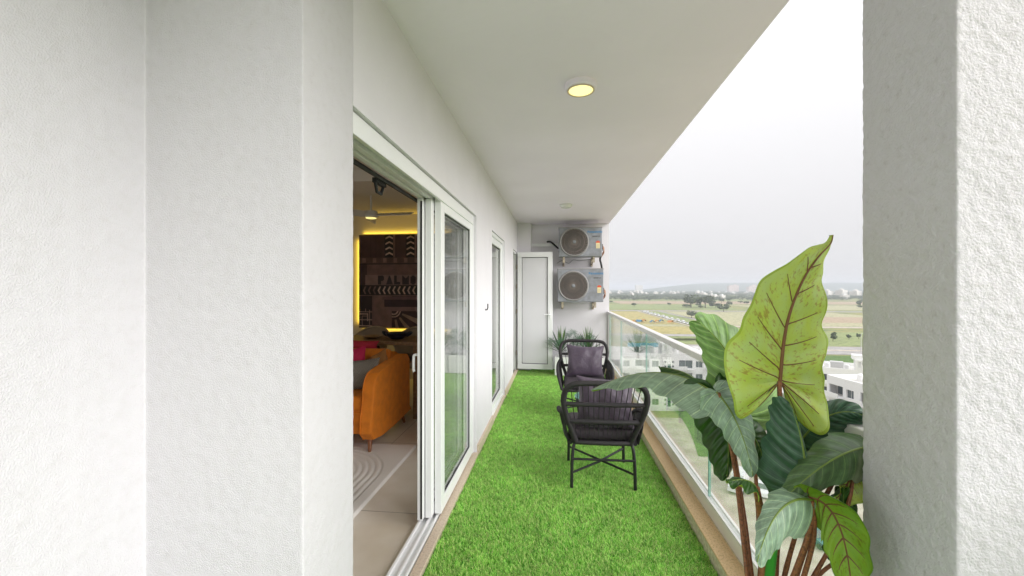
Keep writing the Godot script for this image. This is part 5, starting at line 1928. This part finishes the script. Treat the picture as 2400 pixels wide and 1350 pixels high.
func car_shape(s: SurfaceTool, L: float, W: float, prof: Array):
	# closed side profile (z along length, y) extruded over the width, narrowing to the roof
	var n := prof.size()
	for i in n:
		var j := (i + 1) % n
		var a: Vector2 = prof[i]
		var b: Vector2 = prof[j]
		var wa := W / 2 * (1.0 - 0.12 * clampf((a.y - 0.8) / 0.8, 0, 1))
		var wb := W / 2 * (1.0 - 0.12 * clampf((b.y - 0.8) / 0.8, 0, 1))
		quad(s, Vector3(wa, a.y, a.x), Vector3(-wa, a.y, a.x), Vector3(-wb, b.y, b.x), Vector3(wb, b.y, b.x))
	var c := Vector2(0, 0.6)
	for i in n:
		var j := (i + 1) % n
		for sg in [-1.0, 1.0]:
			var a: Vector2 = prof[i]
			var b: Vector2 = prof[j]
			var wa: float = sg * W / 2 * (1.0 - 0.12 * clampf((a.y - 0.8) / 0.8, 0, 1))
			var wb: float = sg * W / 2 * (1.0 - 0.12 * clampf((b.y - 0.8) / 0.8, 0, 1))
			if sg > 0:
				tri(s, Vector3(W / 2, c.y, c.x), Vector3(wa, a.y, a.x), Vector3(wb, b.y, b.x))
			else:
				tri(s, Vector3(-W / 2, c.y, c.x), Vector3(wb, b.y, b.x), Vector3(wa, a.y, a.x))

func vehicle(called: String, label: String, category: String, at: Vector3, turn: float, m: Material, van: bool, group := "") -> Node3D:
	var t := thing(called, label, category, at, turn, group)
	var s := mk()
	var L := 5.2 if van else 4.3
	var W := 1.9 if van else 1.75
	if van:
		car_shape(s, L, W, [Vector2(-2.6, 0.4), Vector2(-2.6, 2.4), Vector2(0.9, 2.4), Vector2(1.0, 2.0), Vector2(1.7, 1.25), Vector2(2.5, 1.05), Vector2(2.6, 0.4)])
	else:
		car_shape(s, L, W, [Vector2(-2.1, 0.35), Vector2(-2.15, 0.9), Vector2(-1.6, 1.0), Vector2(-1.0, 1.45), Vector2(0.2, 1.48), Vector2(0.95, 0.98), Vector2(2.0, 0.82), Vector2(2.15, 0.35)])
	obj("body", s, m, t)
	for e in ([[1.02, 1.95, 1.68, 1.3]] if van else [[0.26, 1.46, 0.94, 1.02], [-1.58, 1.03, -1.02, 1.43]]):
		s = mk()
		var n := Vector3(0, absf(e[2] - e[0]), absf(e[1] - e[3])).normalized() * 0.02
		if e[0] < 0:
			n.z = -n.z
		quad(s, Vector3(-0.72, e[1], e[0]) + n, Vector3(0.72, e[1], e[0]) + n, Vector3(0.76, e[3], e[2]) + n, Vector3(-0.76, e[3], e[2]) + n)
		obj("windscreen", s, M["dark glass"], t)
	for sg in [-1, 1]:
		s = mk()
		if van:
			box(s, Vector3(sg * 0.93 - 0.02, 1.3, 0.2), Vector3(sg * 0.93 + 0.02, 1.85, 1.0))
		else:
			box(s, Vector3(sg * 0.85 - 0.02, 1.0, -0.9), Vector3(sg * 0.85 + 0.02, 1.33, 0.4))
		obj("side_window", s, M["dark glass"], t)
		for z in [-L * 0.32, L * 0.32]:
			s = mk()
			tube(s, [Vector3(sg * (W / 2 - 0.18), 0.34, z), Vector3(sg * (W / 2 + 0.01), 0.34, z)], 0.34, 16)
			obj("wheel", s, M["tyre"], t)
	return t

func build_exterior_things():
	villa("white villa block with a stair tower just above the drooping grey leaf", Vector3(11.6, GY, -103), 0.035, 4, 14.0, 3)
	villa("white villa with stacked balconies and green shutters beside the right pillar", Vector3(52.9, GY, -87.0), -PI / 2 + 0.13, 3, 13.0, 5)
	villa("white villa with roof terraces behind the one beside the pillar", Vector3(58.0, GY, -112), -0.5, 3, 10.6, 8)
	# site hoardings
	for e in [["blue_hoarding", "bright blue sheet hoarding behind the white villas", 34.0, 58.0, 203.0, 3.6, "blue sheet"], ["grey_hoarding", "grey sheet fence behind the blue hoarding", 36.0, 60.0, 236.0, 3.4, "grey sheet"]]:
		var h := thing(e[0], e[1], "fence", Vector3(e[2], GY, -e[4]))
		var n := 14
		for k in n:
			var s := mk()
			var w: float = (e[3] - e[2]) / n
			box(s, Vector3(k * w, 0.1, -0.05 * (k % 2)), Vector3((k + 1) * w - 0.02, e[5] + 0.15 * sin(k * 2.1), 0.06 - 0.05 * (k % 2)))
			obj("sheet_panel", s, M[e[6]], h)
		for k in n + 1:
			var s := mk()
			var w: float = (e[3] - e[2]) / n
			box(s, Vector3(k * w - 0.05, 0.0, 0.1), Vector3(k * w + 0.05, e[5], 0.2))
			obj("post", s, M["villa grey"], h)
	var s := mk()
	box(s, Vector3(0, 0, 0), Vector3(7, 3.4, 5))
	var sh := thing("site_shed", "blue roofed shed at the end of the blue hoarding", "shed", Vector3(46, GY, -197))
	obj("walls", s, M["blue sheet"], sh)
	s = mk()
	box(s, Vector3(-0.3, 3.401, -0.3), Vector3(7.3, 3.6, 5.3))
	obj("roof", s, mat("shed roof", lin(0.20, 0.50, 0.62), 0.5), sh)
	# vehicles
	vehicle("parked_van", "white van parked on the pale forecourt below the railing", "van", Vector3(27.0, GY + 0.06, -64.5), -0.6, M["car white"], true)
	vehicle("parked_car", "white car behind the brown stems, next to the van", "car", Vector3(29.8, GY + 0.06, -63.5), -0.5, M["car white"], false)
	vehicle("parked_car", "dark teal car on the forecourt seen between the plant stems", "car", Vector3(30.3, GY + 0.06, -52.0), 0.3, M["car teal"], false)
	for k in 24:
		var d := 330.0 + k * 8.6
		vehicle("roadside_vehicle", "white vehicle parked in the long line on the far straight road", "vehicle", Vector3(107.8 + rng.randf_range(-0.5, 0.5), GY + 0.02, -d), rng.randf_range(-0.15, 0.15), M["car white"], k % 2 == 0, "vehicles lined up on the far road")
	for k in 7:
		var tl: String = ["orange tent in the roadside camp", "blue canopy in the roadside camp"][k % 2]
		var tt := thing("camp_tent", tl, "tent", Vector3(66 + k * 5.0, GY, -(360 + (k % 3) * 5)), rng.randf(), "tents in the roadside camp" if k % 2 == 0 else "blue canopies in the roadside camp")
		s = mk()
		var w := 2.0
		for sg in [-1.0, 1.0]:
			quad(s, Vector3(sg * w, 0.9, 2.5), Vector3(0, 2.6, 2.5), Vector3(0, 2.6, -2.5), Vector3(sg * w, 0.9, -2.5))
		obj("canopy", s, M["tent orange"] if k % 2 == 0 else M["tent blue"], tt)
		s = mk()
		for e in [[-1, -1], [1, -1], [-1, 1], [1, 1]]:
			box(s, Vector3(e[0] * 1.95 - 0.05, 0, e[1] * 2.4 - 0.05), Vector3(e[0] * 1.95 + 0.05, 0.95, e[1] * 2.4 + 0.05))
		obj("frame", s, M["villa grey"], tt)
	# street lamps on the right
	for e in [[119, 172, "slim street lamp on the round lawn right of the large leaf"], [140, 206, "slim street lamp beside the road right of the large leaf"]]:
		var lp := thing("street_lamp", e[2], "street lamp", Vector3(e[0], GY, -e[1]))
		s = mk()
		tube(s, [Vector3(0, 0, 0), Vector3(0, 9, 0)], [0.14, 0.08], 8)
		obj("pole", s, M["villa grey"], lp)
		s = mk()
		tube(s, [Vector3(0, 9, 0), Vector3(0.9, 9.2, 0), Vector3(1.5, 9.2, 0)], 0.07, 6)
		obj("arm", s, M["villa grey"], lp)
	# trees
	var crowns := []
	for k in 4:
		crowns.append(crown_mesh(200 + k, 520, [0.8, 0.7, 0.95, 0.8][k]))
	for e in [[205, 655, 24, 32, "broad dark tree, left one of the big clump on the plain"], [224, 650, 21, 28, "broad dark tree, right one of the big clump on the plain"], [238, 648, 9, 20, "low bushy tree at the right end of the big clump"], [196, 648, 7, 14, "low bushy tree at the left end of the big clump"], [208, 540, 11, 15, "round tree standing in front of the big clump by the road"], [135, 430, 8.5, 14, "flat topped tree beside the parallel far roads"], [141, 420, 5, 9, "small bush at the foot of the flat topped tree"]]:
		tree("field_tree", e[4], e[0], e[1], e[2], e[3], crowns[rng.randi() % 4], "trees on the plain")
	for k in 34:
		var d := rng.randf_range(600, 1080)
		var x := d * rng.randf_range(0.12, 0.78)
		tree("scattered_tree", "small hazy tree scattered over the far fields", x, d, rng.randf_range(5, 11), rng.randf_range(6, 14), crowns[rng.randi() % 4], "small trees scattered over the far fields")
	for k in 8:
		var a := k / 7.0
		tree("roadside_tree", "small roadside tree on the green strip right of the large leaf", lerpf(128, 175, a) + rng.randf_range(-3, 3), lerpf(232, 262, a) + rng.randf_range(-6, 6), rng.randf_range(3, 5), rng.randf_range(2.5, 4.5), crowns[rng.randi() % 4], "small trees along the right strip")
	var hedge := thing("courtyard_shrub", "low green hedge in front of the villa beside the right pillar", "hedge", Vector3(49.0, GY + 6.5, -77))
	s = mk()
	box(s, Vector3(-1.2, -6.5, -5), Vector3(1.2, -0.2, 5))
	obj("planter_wall", s, M["villa white"], hedge)
	for k in 6:
		var c := obj("foliage", crowns[k % 4], M["far leaf"], hedge)
		c.position = Vector3(0, 0.3, -4 + k * 1.6)
		c.scale = Vector3(1.0, 0.8, 1.1)
	# far wood: one hazy mass
	var small := crown_mesh(301, 70, 0.8)
	var mm := MultiMesh.new()
	mm.transform_format = MultiMesh.TRANSFORM_3D
	mm.mesh = small
	mm.instance_count = 5200
	var dens := FastNoiseLite.new()
	dens.seed = 12
	dens.frequency = 0.004
	for i in 5200:
		var d := 0.0
		var x := 0.0
		for q in 6:
			d = 1050 + 2300 * pow(rng.randf(), 1.2)
			x = d * rng.randf_range(0.05, 0.85)
			if dens.get_noise_2d(x, d * 2.0) > rng.randf_range(-0.35, 0.25):
				break
		var h := rng.randf_range(4, 9)
		mm.set_instance_transform(i, Transform3D(Basis(Vector3.UP, rng.randf() * TAU).scaled(Vector3(h * 1.2, h * 0.8, h * 1.2)), Vector3(x, GY + h * 0.55, -d)))
	var wood := MultiMeshInstance3D.new()
	wood.multimesh = mm
	wood.material_override = M["far leaf"]
	wood.name = "distant_wood"
	add_child(wood)
	wood.set_meta("kind", "stuff")
	tag(wood, "hazy belt of far trees below the ridge", "wood")
	# far town
	for k in 60:
		var d := rng.randf_range(1150, 2700)
		var x := d * rng.randf_range(0.12, 0.70)
		var b := thing("distant_house", "tiny pale building in the hazy far town", "building", Vector3(x, GY, -d), rng.randf(), "tiny buildings of the far town")
		s = mk()
		var h := rng.randf_range(7, 15)
		var w := rng.randf_range(9, 22)
		box(s, Vector3(-w / 2, 0, -6), Vector3(w / 2, h, 6))
		obj("walls", s, M["city pale"], b)
		s = mk()
		box(s, Vector3(-w / 4, h + 0.01, -3), Vector3(w / 5, h + 2.8, 3))
		obj("roof_block", s, M["villa white"], b)
	for k in 5:
		var d := 2900.0 + 90 * (k % 2)
		var b := thing("distant_tower", ["far left tower of the pale pink tower group", "second tower of the pale pink tower group", "middle tower of the pale pink tower group", "fourth tower of the pale pink tower group", "far right tower of the pale pink tower group"][k], "tower block", Vector3(1165 + k * 62, GY, -d), 0.1, "pale pink towers on the skyline")
		s = mk()
		box(s, Vector3(-20, 0, -14), Vector3(20, 44 + 7 * sin(k * 2.3), 14))
		obj("shaft", s, M["city pink"], b)
		s = mk()
		box(s, Vector3(-8, 44 + 7 * sin(k * 2.3) + 0.01, -6), Vector3(8, 50 + 7 * sin(k * 2.3), 6))
		obj("roof_block", s, M["city pink"], b)
	var tb := thing("distant_tower", "faint lone block on the skyline at the left end", "tower block", Vector3(640, GY, -3300), 0.1)
	s = mk()
	box(s, Vector3(-26, 0, -14), Vector3(26, 52, 14))
	obj("shaft", s, M["city pale"], tb)
	for k in 4:
		var d := 1420.0
		var dm := thing("domed_block", ["leftmost cream domed block right of the large leaf", "second cream domed block right of the large leaf", "third cream domed block right of the large leaf", "last cream domed block at the pillar's edge"][k], "building", Vector3(865 + k * 42, GY, -d), 0.6, "cream domed blocks on the plain")
		s = mk()
		box(s, Vector3(-17, 0, -10), Vector3(17, 20 + 3 * (k % 2), 10))
		obj("walls", s, M["city pale"], dm)
		s = mk()
		lathe(s, Vector3(0, 20 + 3 * (k % 2), 0), [Vector2(7, 0.0), Vector2(6.5, 2.5), Vector2(5, 4.5), Vector2(2.5, 5.8), Vector2(0, 6.3)], 16)
		obj("dome", s, M["city pale"], dm)
		for q in 4:
			for f in 4:
				s = mk()
				box(s, Vector3(-13 + q * 7.4, 3 + f * 4.2, 10.01), Vector3(-9.5 + q * 7.4, 5.4 + f * 4.2, 10.2))
				obj("window", s, M["villa grey"], dm)
